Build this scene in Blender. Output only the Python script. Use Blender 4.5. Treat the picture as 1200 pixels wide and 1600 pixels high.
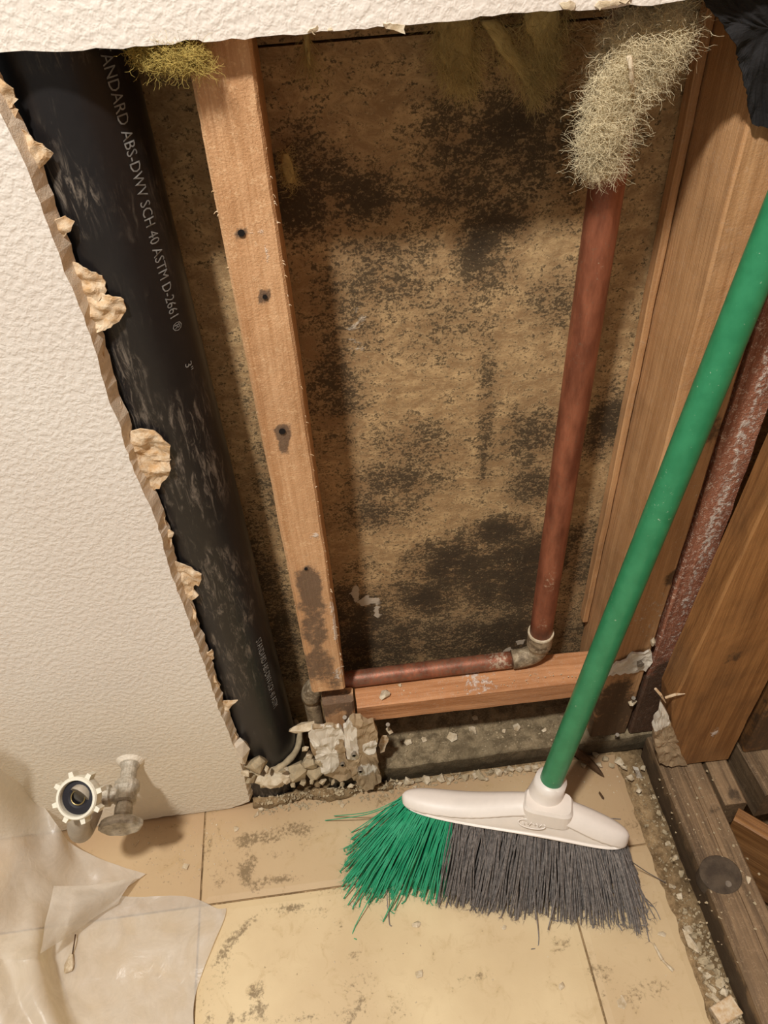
import bpy, bmesh, math, random
from mathutils import Vector, Matrix, noise
for o in list(bpy.data.objects): bpy.data.objects.remove(o)
S = bpy.context.scene
# ------------------------------------------------------------------ camera
# world: X right along the cut wall (its face is Y=0), Y into the wall, Z up, floor Z=0, metres
CAM = Vector((0.0, -0.512, 1.0))
RX = Vector((0.9922155, -0.11478672, -0.04829506))     # image right
RD = Vector((-0.11370433, -0.67687092, -0.72726681))   # image down
RF = Vector((0.05079106, 0.72709681, -0.68465357))     # view direction
FPX = 1205.0
cd = bpy.data.cameras.new('camera'); cam = bpy.data.objects.new('camera', cd); S.collection.objects.link(cam)
cd.sensor_fit = 'VERTICAL'; cd.sensor_height = 36; cd.lens = 36 * FPX / 1600; cd.clip_start = .01
M = Matrix(((RX.x, -RD.x, -RF.x), (RX.y, -RD.y, -RF.y), (RX.z, -RD.z, -RF.z))).to_4x4(); M.translation = CAM
cam.matrix_world = M; S.camera = cam
# ------------------------------------------------------------------ light
W = bpy.data.worlds.new('room'); S.world = W; W.use_nodes = True
bg = W.node_tree.nodes['Background']; bg.inputs[0].default_value = (1.0, .98, .95, 1); bg.inputs[1].default_value = .27
ld = bpy.data.lights.new('ceiling_bulb', 'POINT'); ld.energy = 186; ld.color = (1, .975, .94); ld.shadow_soft_size = .06
lo = bpy.data.objects.new('ceiling_bulb', ld); lo.location = (-.39, -.80, 2.3); S.collection.objects.link(lo)
S.view_settings.view_transform = 'Standard'; S.view_settings.look = 'None'
S.view_settings.exposure = 0.0; S.view_settings.gamma = 1; S.view_settings.use_curve_mapping = False

# ------------------------------------------------------------------ helpers
def at(u, v, x=None, y=None, z=None):
    """point of the plane x=, y= or z= seen at pixel u,v of the 1200x1600 photograph"""
    r = RX * (u - 600) + RD * (v - 800) + RF * FPX
    i, t = (0, x) if x is not None else (1, y) if y is not None else (2, z)
    return CAM + r * ((t - CAM[i]) / r[i])
WL = {}                                                  # world location of each object
def link(name, verts, faces, mat=None, parent=None, base=None, smooth=False, attrs=None):
    vs = [Vector(v) for v in verts]
    if parent is not None: b = WL[parent.name]; loc = Vector((0, 0, 0))
    else:
        if base is None:
            mn = [min(v[i] for v in vs) for i in range(3)]; mx = [max(v[i] for v in vs) for i in range(3)]
            base = ((mn[0] + mx[0]) / 2, (mn[1] + mx[1]) / 2, mn[2])
        b = Vector(base); loc = b
    me = bpy.data.meshes.new(name); me.from_pydata([v - b for v in vs], [], faces); me.update()
    if mat is not None:
        for m in (mat if isinstance(mat, (list, tuple)) else [mat]): me.materials.append(m)
    if smooth: me.polygons.foreach_set('use_smooth', [True] * len(me.polygons))
    for k, vals in (attrs or {}).items():
        if isinstance(vals[0], (tuple, list, Vector)):
            a = me.attributes.new(k, 'FLOAT_VECTOR', 'POINT'); a.data.foreach_set('vector', [c for v in vals for c in v])
        else:
            a = me.attributes.new(k, 'FLOAT', 'POINT'); a.data.foreach_set('value', vals)
    o = bpy.data.objects.new(name, me); o.location = loc; S.collection.objects.link(o)
    if parent is not None: o.parent = parent
    WL[o.name] = b
    return o
def empty(name, loc):
    o = bpy.data.objects.new(name, None); o.location = loc; o.empty_display_size = .05
    S.collection.objects.link(o); WL[o.name] = Vector(loc); return o
def tag(o, label=None, cat=None, group=None, kind=None):
    if label: o['label'] = label
    if cat: o['category'] = cat
    if group: o['group'] = group
    if kind: o['kind'] = kind
    return o
def blobs(vs, spec, jit=.35, sc=40., soft=(1.25, .7)):
    """soft patches (x,y,z,rx,ry,rz,strength) with a wobbly outline, one value per vertex"""
    out = []
    for v in vs:
        v = Vector(v); a = 0.
        n = noise.noise(v * sc) * jit + noise.noise(v * sc * 2.7) * jit * .6
        for x, y, z, rx, ry, rz, s in spec:
            d = math.sqrt(((v.x - x) / rx) ** 2 + ((v.y - y) / ry) ** 2 + ((v.z - z) / rz) ** 2) + n
            if d < soft[0]: a = max(a, s * min(1, max(0, (soft[0] - d) / soft[1])))
        out.append(a)
    return out
def tube(path, rad, seg=16, cap=True, sub=1):
    """sweep; rad is a number or one per point; returns verts, faces, (angle, length)"""
    P = [Vector(p) for p in path]; n = len(P)
    R = rad if isinstance(rad, (list, tuple)) else [rad] * n
    if sub > 1:
        Q, RR = [], []
        for i in range(n - 1):
            for k in range(sub):
                t = k / sub; Q.append(P[i].lerp(P[i + 1], t)); RR.append(R[i] * (1 - t) + R[i + 1] * t)
        Q.append(P[-1]); RR.append(R[-1]); P, R, n = Q, RR, len(Q)
    vs, fs, gr = [], [], []
    T0 = (P[1] - P[0]).normalized(); up = Vector((0, 0, 1)) if abs(T0.z) < .9 else Vector((0, -1, 0))
    N = (up - T0 * up.dot(T0)).normalized(); L = 0
    for i in range(n):
        T = ((P[min(i + 1, n - 1)] - P[max(i - 1, 0)])).normalized()
        N = (N - T * N.dot(T)).normalized(); B = T.cross(N)
        if i: L += (P[i] - P[i - 1]).length
        for k in range(seg):
            a = 2 * math.pi * k / seg
            vs.append(P[i] + (N * math.cos(a) + B * math.sin(a)) * R[i]); gr.append((math.cos(a) * R[i], math.sin(a) * R[i], L))
    for i in range(n - 1):
        for k in range(seg):
            k2 = (k + 1) % seg
            fs.append((i * seg + k, i * seg + k2, (i + 1) * seg + k2, (i + 1) * seg + k))
    if cap: fs.append(tuple(reversed(range(seg)))); fs.append(tuple((n - 1) * seg + k for k in range(seg)))
    return vs, fs, gr
def arc(p0, c, p1, n=8):
    p0, c, p1 = Vector(p0), Vector(c), Vector(p1)
    return [p0 * (1 - t) ** 2 + c * 2 * t * (1 - t) + p1 * t * t for t in [i / n for i in range(n + 1)]]
def join(*parts):
    V, F, G = [], [], []
    for p in parts:
        b = len(V); V += list(p[0]); F += [tuple(i + b for i in f) for f in p[1]]
        if len(p) > 2: G += list(p[2])
    return (V, F, G) if G else (V, F)
def hull(c, r, rng, n=11, sq=(1, 1, 1), rot=None):
    pts = []
    for _ in range(n):
        d = Vector((rng.gauss(0, 1), rng.gauss(0, 1), rng.gauss(0, 1))).normalized() * rng.uniform(.75, 1.05)
        pts.append(Vector((d.x * sq[0], d.y * sq[1], d.z * sq[2])) * r)
    R = Matrix.Rotation(rng.uniform(0, 6.28) if rot is None else rot, 3, 'Z')
    bm = bmesh.new()
    for p in pts: bm.verts.new(R @ p + Vector(c))
    bmesh.ops.convex_hull(bm, input=bm.verts)
    for v in [v for v in bm.verts if not v.link_faces]: bm.verts.remove(v)
    bm.verts.ensure_lookup_table(); bm.verts.index_update()
    res = [v.co.copy() for v in bm.verts], [tuple(v.index for v in f.verts) for f in bm.faces]
    bm.free(); return res
def lumber(p0, p1, w, d, xdir, ring=.012, ns=5, bev=.0022, wob=.0007, seed=0, shape=None):
    """a sawn timber from p0 to p1 (axis through its middle), w across xdir, d across the other way"""
    p0, p1 = Vector(p0), Vector(p1); T = (p1 - p0); L = T.length; T.normalize()
    X = Vector(xdir); X = (X - T * X.dot(T)).normalized(); Y = T.cross(X)
    prof = []
    c = [(-w/2, -d/2), (w/2, -d/2), (w/2, d/2), (-w/2, d/2)]
    for i in range(4):
        a, b = Vector(c[i]), Vector(c[(i + 1) % 4]); e = (b - a); l = e.length; e.normalize()
        for k in range(ns + 1): prof.append(a + e * (bev + (l - 2 * bev) * k / ns))
    n = max(2, int(L / ring)); m = len(prof); vs, gr, fs = [], [], []
    for i in range(n + 1):
        s = i / n
        for q in prof:
            x, y = q.x, q.y
            if shape: x, y = shape(s, x, y)
            p = p0 + T * (L * s) + X * x + Y * y
            k = noise.noise_vector(Vector((x * 30 + seed * 9, y * 30, s * L * 22))) * wob + noise.noise_vector(Vector((x * 150 + seed, y * 150, s * L * 120))) * wob * .5
            vs.append(p + k); gr.append((x + seed * .37, y + seed * .21, L * s + seed * .13))
    for i in range(n):
        for k in range(m):
            k2 = (k + 1) % m; fs.append((i * m + k, i * m + k2, (i + 1) * m + k2, (i + 1) * m + k))
    fs.append(tuple(reversed(range(m)))); fs.append(tuple(n * m + k for k in range(m)))
    return vs, fs, gr
def timber(name, mat, p0, p1, w, d, xdir, label=None, cat='stud', parent=None, dark=(), white=(), kind=None, **k):
    vs, fs, gr = lumber(p0, p1, w, d, xdir, **k)
    o = link(name, vs, fs, mat, parent, attrs={'gr': gr, 'dark': blobs(vs, dark) if dark else [0.] * len(vs), 'white': blobs(vs, white) if white else [0.] * len(vs)})
    return tag(o, label, cat if label else None, None, kind)
def poly(pts, y0, y1, step=None, rag=0., rng=None, front_fn=None):
    """extruded outline in the XZ plane (x,z) from y0 (front) to y1; outline resampled and roughened"""
    P = [Vector((p[0], p[1])) for p in pts]
    if step:
        Q = []
        for i in range(len(P)):
            a, b = P[i], P[(i + 1) % len(P)]; l = (b - a).length; n = max(1, int(l / step))
            for k in range(n):
                q = a.lerp(b, k / n)
                if rag and k: q = q + Vector((rng.uniform(-rag, rag), rng.uniform(-rag, rag)))
                Q.append(q)
        P = Q
    n = len(P)
    vs = [Vector((p.x, y0, p.y)) for p in P] + [Vector((p.x, y1, p.y)) for p in P]
    from mathutils.geometry import tessellate_polygon
    tri = tessellate_polygon([[Vector((p.x, p.y, 0)) for p in P]])
    fs = [tuple(t) for t in tri] + [tuple(n + i for i in reversed(t)) for t in tri]
    fs += [(i, i + n, (i + 1) % n + n, (i + 1) % n) for i in range(n)]
    bm = bmesh.new()
    bv = [bm.verts.new(v) for v in vs]
    for f in fs:
        try: bm.faces.new([bv[i] for i in f])
        except ValueError: pass
    bmesh.ops.recalc_face_normals(bm, faces=bm.faces); bm.verts.index_update()
    r = [v.co.copy() for v in bm.verts], [tuple(v.index for v in f.verts) for f in bm.faces]
    bm.free(); return r
def fibres(lines, r, seg=3):
    V, F = [], []
    for ln in lines:
        v, f, g = tube(ln, [r * (1 - .6 * i / (len(ln) - 1)) for i in range(len(ln))], seg, False)
        b = len(V); V += v; F += [tuple(i + b for i in q) for q in f]
    return V, F
def grid(fn, nu, nv):
    vs = [Vector(fn(i / nu, j / nv)) for j in range(nv + 1) for i in range(nu + 1)]
    fs = [(j * (nu + 1) + i, j * (nu + 1) + i + 1, (j + 1) * (nu + 1) + i + 1, (j + 1) * (nu + 1) + i) for j in range(nv) for i in range(nu)]
    return vs, fs
def cat1(P, t):
    n = len(P) - 1; t = min(max(t, 0), 1) * n; i = min(int(t), n - 1); t -= i
    a, b, c, d = P[max(i - 1, 0)], P[i], P[i + 1], P[min(i + 2, n)]
    return .5 * ((2 * b) + (c - a) * t + (2 * a - 5 * b + 4 * c - d) * t * t + (3 * b - a - 3 * c + d) * t ** 3)

# ------------------------------------------------------------------ materials
class NB:
    def __init__(s, name):
        s.m = bpy.data.materials.new(name); s.m.use_nodes = True; s.t = s.m.node_tree; s.t.nodes.clear()
        s.out = s.n('ShaderNodeOutputMaterial'); s.b = s.n('ShaderNodeBsdfPrincipled'); s.l(s.b.outputs[0], s.out.inputs[0])
    def l(s, a, b): s.t.links.new(a, b)
    def n(s, ty, ins=None, **pr):
        nd = s.t.nodes.new(ty)
        for k, v in pr.items(): setattr(nd, k, v)
        for k, v in (ins or {}).items():
            if isinstance(v, bpy.types.NodeSocket): s.l(v, nd.inputs[k])
            else: nd.inputs[k].default_value = v
        return nd
    def attr(s, nm, out='Fac'): return s.n('ShaderNodeAttribute', attribute_name=nm).outputs[out]
    def pos(s): return s.n('ShaderNodeNewGeometry').outputs['Position']
    def scale(s, v, sc): return s.n('ShaderNodeVectorMath', {0: v, 1: sc}, operation='MULTIPLY').outputs[0]
    def noise(s, v, sc, det=4, rough=.6, dist=0):
        return s.n('ShaderNodeTexNoise', {'Vector': v, 'Scale': sc, 'Detail': det, 'Roughness': rough, 'Distortion': dist}).outputs[0]
    def math(s, op, a, b=0., c=None):
        i = {0: a, 1: b}
        if c is not None: i[2] = c
        return s.n('ShaderNodeMath', i, operation=op).outputs[0]
    def step(s, v, lo, hi, a=0., b=1.):
        return s.n('ShaderNodeMapRange', {0: v, 1: lo, 2: hi, 3: a, 4: b}, interpolation_type='SMOOTHSTEP').outputs[0]
    def mix(s, f, a, b):
        nd = s.n('ShaderNodeMix', data_type='RGBA')
        for i, v in ((0, f), (6, a), (7, b)):
            if isinstance(v, bpy.types.NodeSocket): s.l(v, nd.inputs[i])
            else: nd.inputs[i].default_value = (*v, 1) if isinstance(v, tuple) and len(v) == 3 else v
        return nd.outputs[2]
    def bump(s, h, st=.3, d=.002, nrm=None):
        i = {'Height': h, 'Strength': st, 'Distance': d}
        if nrm: i['Normal'] = nrm
        o = s.n('ShaderNodeBump', i).outputs[0]; s.l(o, s.b.inputs['Normal']); return o
    def fin(s, col=None, rough=.6, metal=0., spec=.35):
        for k, v in (('Base Color', col), ('Roughness', rough), ('Metallic', metal), ('Specular IOR Level', spec)):
            if v is None: continue
            if isinstance(v, bpy.types.NodeSocket): s.l(v, s.b.inputs[k])
            else: s.b.inputs[k].default_value = (*v, 1) if isinstance(v, tuple) else v
        return s.m
def srgb(r, g, b):
    f = lambda c: (c / 255 / 12.92) if c / 255 <= .04045 else ((c / 255 + .055) / 1.055) ** 2.4
    return (f(r), f(g), f(b))
def wood(name, lo, hi, dirt=(.06, .035, .018), dirt_amt=.25, dust=.0, dustc=(.62, .5, .38), rough=.62, glint=0.):
    k = NB(name); g = k.attr('gr', 'Vector')
    g2 = k.scale(g, (1, 1, .07)); g3 = k.scale(g, (1, 1, .02))
    n1 = k.noise(g2, 55, 3, .6, .6); n2 = k.noise(g3, 420, 3, .65, .3); n3 = k.noise(g, 14, 4, .6)
    f = k.math('ADD', k.math('MULTIPLY', n1, .65), k.math('MULTIPLY', n2, .45))
    c = k.mix(k.step(f, .38, .72), lo, hi)
    c = k.mix(k.math('MULTIPLY', k.step(n3, .42, .72), dirt_amt), c, dirt)
    fine = k.noise(g, 700, 2, .6); mid = k.noise(g, 160, 4, .7)
    if dust: c = k.mix(k.math('MULTIPLY', k.step(k.math('ADD', k.math('MULTIPLY', fine, .5), k.math('MULTIPLY', mid, .6)), .56, .72), dust), c, dustc)
    dk = k.step(k.math('ADD', k.attr('dark'), k.math('MULTIPLY', k.math('SUBTRACT', mid, .5), 1.1)), .3, .75)
    c = k.mix(k.math('MULTIPLY', dk, .85), c, dirt)
    wh = k.step(k.math('ADD', k.attr('white'), k.math('MULTIPLY', k.math('SUBTRACT', mid, .5), 1.6)), .45, .75)
    c = k.mix(k.math('MULTIPLY', wh, .8), c, (.72, .62, .52))
    h = k.math('ADD', k.math('MULTIPLY', n2, .6), k.math('ADD', k.math('MULTIPLY', fine, .35 + glint), k.math('MULTIPLY', wh, .8)))
    k.bump(h, .55, .0016)
    return k.fin(c, rough, 0, .4)
def flat(name, col, rough=.6, var=.25, sc=90, bump=.2, metal=0., spec=.35, alt=None, bd=.0012):
    k = NB(name); p = k.pos(); n = k.noise(p, sc, 5, .65)
    a = alt or tuple(c * (1 - var * 1.6) for c in col)
    k.bump(k.noise(p, sc * 4, 4, .7), bump, bd)
    return k.fin(k.mix(k.step(n, .3, .7), a, col), rough, metal, spec)

def m_drywall():
    k = NB('painted_drywall'); p = k.pos()
    n1 = k.noise(p, 190, 2, .5, .2); n2 = k.noise(p, 420, 3, .55); big = k.noise(p, 5, 3, .5)
    c = k.mix(k.step(big, .35, .7), srgb(226, 216, 203), srgb(232, 224, 212))
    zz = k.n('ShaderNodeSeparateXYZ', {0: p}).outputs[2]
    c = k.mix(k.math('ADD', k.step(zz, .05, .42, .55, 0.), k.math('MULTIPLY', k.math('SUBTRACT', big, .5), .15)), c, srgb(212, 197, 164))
    k.bump(k.math('ADD', k.step(n1, .36, .66), k.math('MULTIPLY', n2, .4)), .28, .0015)
    return k.fin(c, .5, 0, .4)
def m_panel():
    k = NB('mouldy_panel'); p = k.pos(); q = k.scale(p, (1, 1, 1.5))
    big = k.noise(q, 9, 5, .62, .5); mid = k.noise(q, 38, 6, .72, .6); fin = k.noise(q, 170, 5, .75, .4); vf = k.noise(p, 460, 3, .7)
    c = k.mix(k.step(mid, .36, .66), srgb(150, 120, 84), srgb(200, 168, 122))
    c = k.mix(k.math('MULTIPLY', k.step(fin, .52, .68), .6), c, srgb(212, 184, 138))
    c = k.mix(k.math('MULTIPLY', k.step(big, .5, .75), .35), c, srgb(130, 100, 64))
    a = k.attr('dark'); w = k.attr('white')
    wash = k.math('MULTIPLY', k.math('MULTIPLY', a, k.step(mid, .30, .56)), .82)
    c = k.mix(wash, c, srgb(72, 60, 47))
    sp = k.math('ADD', k.math('MULTIPLY', fin, .55), k.math('ADD', k.math('MULTIPLY', mid, .30), k.math('MULTIPLY', vf, .35)))
    s1 = k.step(k.math('ADD', sp, k.math('MULTIPLY', a, .16)), .605, .71)
    c = k.mix(k.math('MULTIPLY', s1, .82), c, srgb(46, 37, 27))
    lt = k.noise(k.scale(p, (1, 1, 1.2)), 260, 4, .75)
    c = k.mix(k.math('MULTIPLY', k.step(lt, .60, .72), .55), c, srgb(204, 178, 136))
    ws = k.step(k.math('ADD', w, k.math('MULTIPLY', k.math('SUBTRACT', mid, .5), 2.2)), .45, .6)
    c = k.mix(k.math('MULTIPLY', ws, .75), c, srgb(205, 190, 168))
    k.bump(k.math('ADD', k.math('MULTIPLY', fin, .6), k.math('ADD', k.math('MULTIPLY', mid, .6), k.math('MULTIPLY', ws, .4))), .6, .0022)
    return k.fin(c, .82, 0, .2)
def m_abs():
    k = NB('black_abs'); g = k.attr('gr', 'Vector'); p = k.pos()
    s = k.noise(k.scale(g, (1, 1, .22)), 170, 5, .75, .7); b = k.noise(p, 16, 4, .6); m = k.noise(p, 60, 5, .7)
    d = k.math('MULTIPLY', k.step(s, .47, .72), k.step(k.math('ADD', b, k.math('MULTIPLY', k.attr('dark'), .35)), .46, .72))
    c = k.mix(k.math('MULTIPLY', d, .85), k.mix(m, srgb(20, 18, 19), srgb(36, 33, 32)), srgb(132, 120, 106))
    k.bump(s, .12, .001)
    return k.fin(c, k.step(d, 0, 1, .38, .7), 0, .4)
def m_copper():
    k = NB('aged_copper'); p = k.pos(); n = k.noise(k.scale(p, (1, 1, .25)), 60, 5, .65); f = k.noise(p, 260, 4, .7)
    c = k.mix(k.step(n, .3, .72), srgb(112, 62, 42), srgb(164, 100, 72))
    c = k.mix(k.math('MULTIPLY', k.step(k.math('ADD', f, k.math('MULTIPLY', k.attr('dark'), .25)), .55, .75), .55), c, srgb(116, 98, 80))
    w = k.step(k.math('ADD', k.attr('white'), k.math('MULTIPLY', k.math('SUBTRACT', f, .5), 1.8)), .5, .8)
    c = k.mix(k.math('MULTIPLY', w, .7), c, srgb(205, 180, 152))
    k.bump(f, .25, .0012)
    return k.fin(c, .48, .35, .45)
def m_solder():
    k = NB('corroded_fitting'); p = k.pos(); n = k.noise(p, 75, 6, .7); f = k.noise(p, 300, 4, .7)
    c = k.mix(k.step(n, .34, .66), srgb(98, 82, 62), srgb(172, 152, 122)); c = k.mix(k.math('MULTIPLY', k.step(f, .55, .7), .5), c, srgb(205, 190, 165))
    k.bump(f, .4, .0015); return k.fin(c, .6, .25, .4)
def m_tile():
    k = NB('vinyl_tile'); p = k.pos(); a = k.attr('dark'); w = k.attr('white')
    big = k.noise(p, 7, 4, .55); mid = k.noise(p, 42, 6, .68, .8); fin = k.noise(p, 240, 5, .7)
    c = k.mix(k.step(big, .3, .7), srgb(204, 180, 139), srgb(219, 197, 155))
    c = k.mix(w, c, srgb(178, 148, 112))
    c = k.mix(k.math('MULTIPLY', k.step(mid, .50, .74), .4), c, srgb(176, 146, 98))
    d = k.step(k.math('ADD', k.math('MULTIPLY', a, .74), k.math('ADD', k.math('MULTIPLY', k.math('SUBTRACT', mid, .5), 1.5), k.math('MULTIPLY', k.math('SUBTRACT', fin, .5), 1.9))), .30, .78)
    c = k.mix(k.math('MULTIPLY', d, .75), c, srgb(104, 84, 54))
    sp = k.step(k.math('ADD', k.math('MULTIPLY', fin, .8), k.math('MULTIPLY', mid, .35)), .72, .80)
    c = k.mix(k.math('MULTIPLY', sp, .6), c, srgb(128, 98, 60))
    k.bump(k.math('ADD', k.math('MULTIPLY', mid, .5), k.math('MULTIPLY', fin, .3)), .22, .0015)
    return k.fin(c, k.step(mid, .3, .7, .34, .52), 0, .4)
def m_sheet():
    k = NB('milky_plastic'); p = k.pos(); n = k.noise(p, 22, 4, .6, 1.2)
    k.b.inputs['Base Color'].default_value = (.80, .74, .64, 1); k.b.inputs['Roughness'].default_value = .32; k.b.inputs['Specular IOR Level'].default_value = .5
    tl = k.n('ShaderNodeBsdfTranslucent', {'Color': (.82, .75, .64, 1)}); tr = k.n('ShaderNodeBsdfTransparent', {'Color': (.95, .92, .86, 1)})
    nb = k.bump(k.noise(p, 60, 4, .6, .6), .35, .004)
    m1 = k.n('ShaderNodeMixShader', {0: .25, 1: k.b.outputs[0], 2: tl.outputs[0]})
    m2 = k.n('ShaderNodeMixShader', {0: k.step(n, .3, .7, .32, .50), 1: m1.outputs[0], 2: tr.outputs[0]})
    k.l(m2.outputs[0], k.out.inputs[0]); return k.m
def m_scrap():
    k = NB('torn_drywall'); p = k.pos(); n = k.noise(p, 90, 5, .65); f = k.noise(p, 420, 4, .7)
    c = k.mix(k.step(n, .35, .65), srgb(158, 134, 102), srgb(176, 152, 120))
    w = k.step(k.math('ADD', k.attr('white'), k.math('MULTIPLY', k.math('SUBTRACT', n, .5), .7)), .42, .55)
    c = k.mix(w, c, k.mix(n, srgb(208, 196, 176), srgb(232, 222, 204)))
    k.bump(k.math('ADD', k.math('MULTIPLY', f, .4), w), .5, .0016); return k.fin(c, .85, 0, .2)
def m_dusty(name, c0, c1, c2, sc=70):
    k = NB(name); p = k.pos(); n = k.noise(p, sc, 6, .7, .3); f = k.noise(p, sc * 6, 4, .7); b = k.noise(p, 14, 4, .6)
    c = k.mix(k.step(n, .34, .66), c0, c1); c = k.mix(k.math('MULTIPLY', k.step(f, .54, .7), .7), c, c2)
    c = k.mix(k.math('MULTIPLY', k.step(b, .5, .7), .5), c, c0)
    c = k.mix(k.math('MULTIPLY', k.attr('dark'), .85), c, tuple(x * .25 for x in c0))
    k.bump(k.math('ADD', n, k.math('MULTIPLY', f, .6)), .6, .003); return k.fin(c, .9, 0, .15)
MD, MP, MABS, MCU, MFIT, MT, MSH, MSC = m_drywall(), m_panel(), m_abs(), m_copper(), m_solder(), m_tile(), m_sheet(), m_scrap()
MW1 = wood('stud_wood', srgb(180, 132, 88), srgb(212, 167, 123), dirt_amt=.12, dust=.55, dustc=srgb(228, 190, 146), glint=.3, dirt=srgb(88, 70, 56))
MW2 = wood('corner_wood', srgb(166, 121, 78), srgb(200, 153, 106), dirt_amt=.25, dust=.15)
MW3 = wood('reddish_wood', srgb(112, 66, 42), srgb(160, 106, 72), dirt_amt=.35, dust=.3, dustc=srgb(205, 170, 140))
MW4 = wood('right_wood', srgb(118, 78, 42), srgb(162, 115, 68), dirt_amt=.35, rough=.5)
MW5 = wood('plate_wood', srgb(92, 72, 50), srgb(146, 118, 86), dirt_amt=.3, dust=.35, dustc=srgb(180, 152, 118), dirt=srgb(60, 46, 32))
MW6 = wood('block_wood', srgb(166, 110, 66), srgb(206, 148, 102), dirt_amt=.12, dust=.25)
MCR = wood('crusted_wood', srgb(124, 72, 50), srgb(172, 112, 84), dirt_amt=.2, dust=.8, dustc=srgb(232, 206, 184), glint=1.6)
MDUST = m_dusty('dusty_sill', srgb(104, 90, 68), srgb(154, 136, 106), srgb(184, 166, 136))
MSUB = m_dusty('dirty_subfloor', srgb(112, 90, 62), srgb(168, 140, 102), srgb(204, 178, 140))
MPL = flat('plaster', srgb(216, 200, 172), .85, .12, 120, .4, alt=srgb(176, 154, 120))
MPAP = flat('torn_paper', srgb(196, 158, 112), .85, .2, 140, .5, alt=srgb(222, 202, 172))
MCORE = flat('gypsum_edge', srgb(232, 216, 192), .9, .12, 160, .4)
MINS = flat('pale_wool', srgb(222, 206, 168), .95, .1, 60, .1, spec=.1)
MINS2 = flat('yellow_wool', srgb(190, 166, 92), .95, .15, 80, .1, spec=.1)
MINS3 = flat('old_wool', srgb(206, 182, 122), .95, .15, 80, .1, spec=.1)
def m_handle():
    k = NB('green_paint'); p = k.pos(); f = k.noise(p, 330, 3, .7); b = k.noise(p, 25, 3, .6); n = k.noise(p, 60, 4, .6)
    c = k.mix(k.step(n, .3, .7), srgb(38, 118, 76), srgb(48, 130, 86))
    fl = k.step(k.math('ADD', f, k.math('MULTIPLY', b, .35)), .86, .92)
    c = k.mix(k.math('MULTIPLY', fl, .6), c, srgb(170, 190, 160)); k.bump(f, .06, .001)
    return k.fin(c, .36, 0, .5)
MHANDLE = m_handle()
MGB = flat('green_bristle', srgb(36, 150, 104), .5, .15, 60, 0, alt=srgb(70, 172, 128))
MGR = flat('grey_bristle', srgb(98, 92, 88), .5, .15, 240, 0, alt=srgb(142, 134, 128))
MHEAD = flat('white_plastic', srgb(232, 221, 208), .42, .05, 30, .05, spec=.5)
MCHR = flat('dull_chrome', srgb(204, 194, 176), .48, .2, 130, .6, metal=.35, alt=srgb(158, 148, 130))
MNUT = flat('cream_nylon', srgb(226, 220, 200), .4, .06, 60, .05)
MRUB = flat('black_rubber', srgb(34, 31, 36), .6, .2, 60, .1)
MNAIL = flat('nail_steel', srgb(150, 138, 122), .5, .2, 200, .2, metal=.5)
MDARK = flat('dark_hole', srgb(22, 15, 10), .9, .2, 100, .1)
MTAR = flat('tar_paper', srgb(24, 21, 20), .8, .2, 120, .5)
MLET = flat('white_print', srgb(150, 150, 146), .6, .25, 300, .1)
MPUT = flat('putty', srgb(186, 166, 132), .85, .2, 110, .6)
MSPL = flat('dark_splinter', srgb(96, 70, 44), .8, .3, 100, .5)
rng = random.Random(7)

# ------------------------------------------------------------------ setting: floor
SUBTOP = -.0035
fv, ff = [], []
def boxm(x0, x1, y0, y1, z0, z1):
    v = [(x0, y0, z0), (x1, y0, z0), (x1, y1, z0), (x0, y1, z0), (x0, y0, z1), (x1, y0, z1), (x1, y1, z1), (x0, y1, z1)]
    return [Vector(p) for p in v], [(3, 2, 1, 0), (4, 5, 6, 7), (0, 1, 5, 4), (1, 2, 6, 5), (2, 3, 7, 6), (3, 0, 4, 7)]
bx = boxm(-1.3, .3365, -1.6, .11, -.05, SUBTOP)
floor = link('floor', bx[0], bx[1], MSUB, attrs={'dark': [0.] * 8}); tag(floor, kind='structure')
stains = []
for u, v, a, b, s in ((393, 1312, 24, 11, 1.0), (425, 1306, 26, 12, .9), (465, 1297, 26, 12, .85), (385, 1360, 13, 22, 1.0), (440, 1374, 40, 7, .9), (425, 1335, 60, 5, .6), (400, 1385, 10, 14, .9), (340, 1370, 16, 16, .6),
                      (350, 1520, 12, 30, .6), (400, 1550, 12, 14, .8), (405, 1580, 18, 16, .8), (375, 1590, 18, 10, .9), (460, 1590, 60, 8, .7), (560, 1540, 24, 22, .5), (545, 1500, 16, 14, .5), (735, 1528, 20, 10, .7),
                      (990, 1290, 20, 30, .5), (880, 1475, 30, 14, .4), (1000, 1550, 40, 18, .55), (940, 1520, 30, 30, .5), (540, 1585, 40, 12, .6), (600, 1250, 60, 10, .5), (690, 1262, 60, 10, .5), (330, 1310, 10, 40, .4), (1015, 1500, 10, 6, .9),
                      (620, 1575, 20, 14, .6), (490, 1395, 60, 6, .5), (660, 1520, 8, 8, .6)):
    c = at(u, v, z=0); e = at(u + a, v, z=0); f = at(u, v - b, z=0)
    stains.append((c.x, c.y, 0, (e - c).length, (f - c).length, 1, s))
RC = at(445, 1545, z=0)
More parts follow.
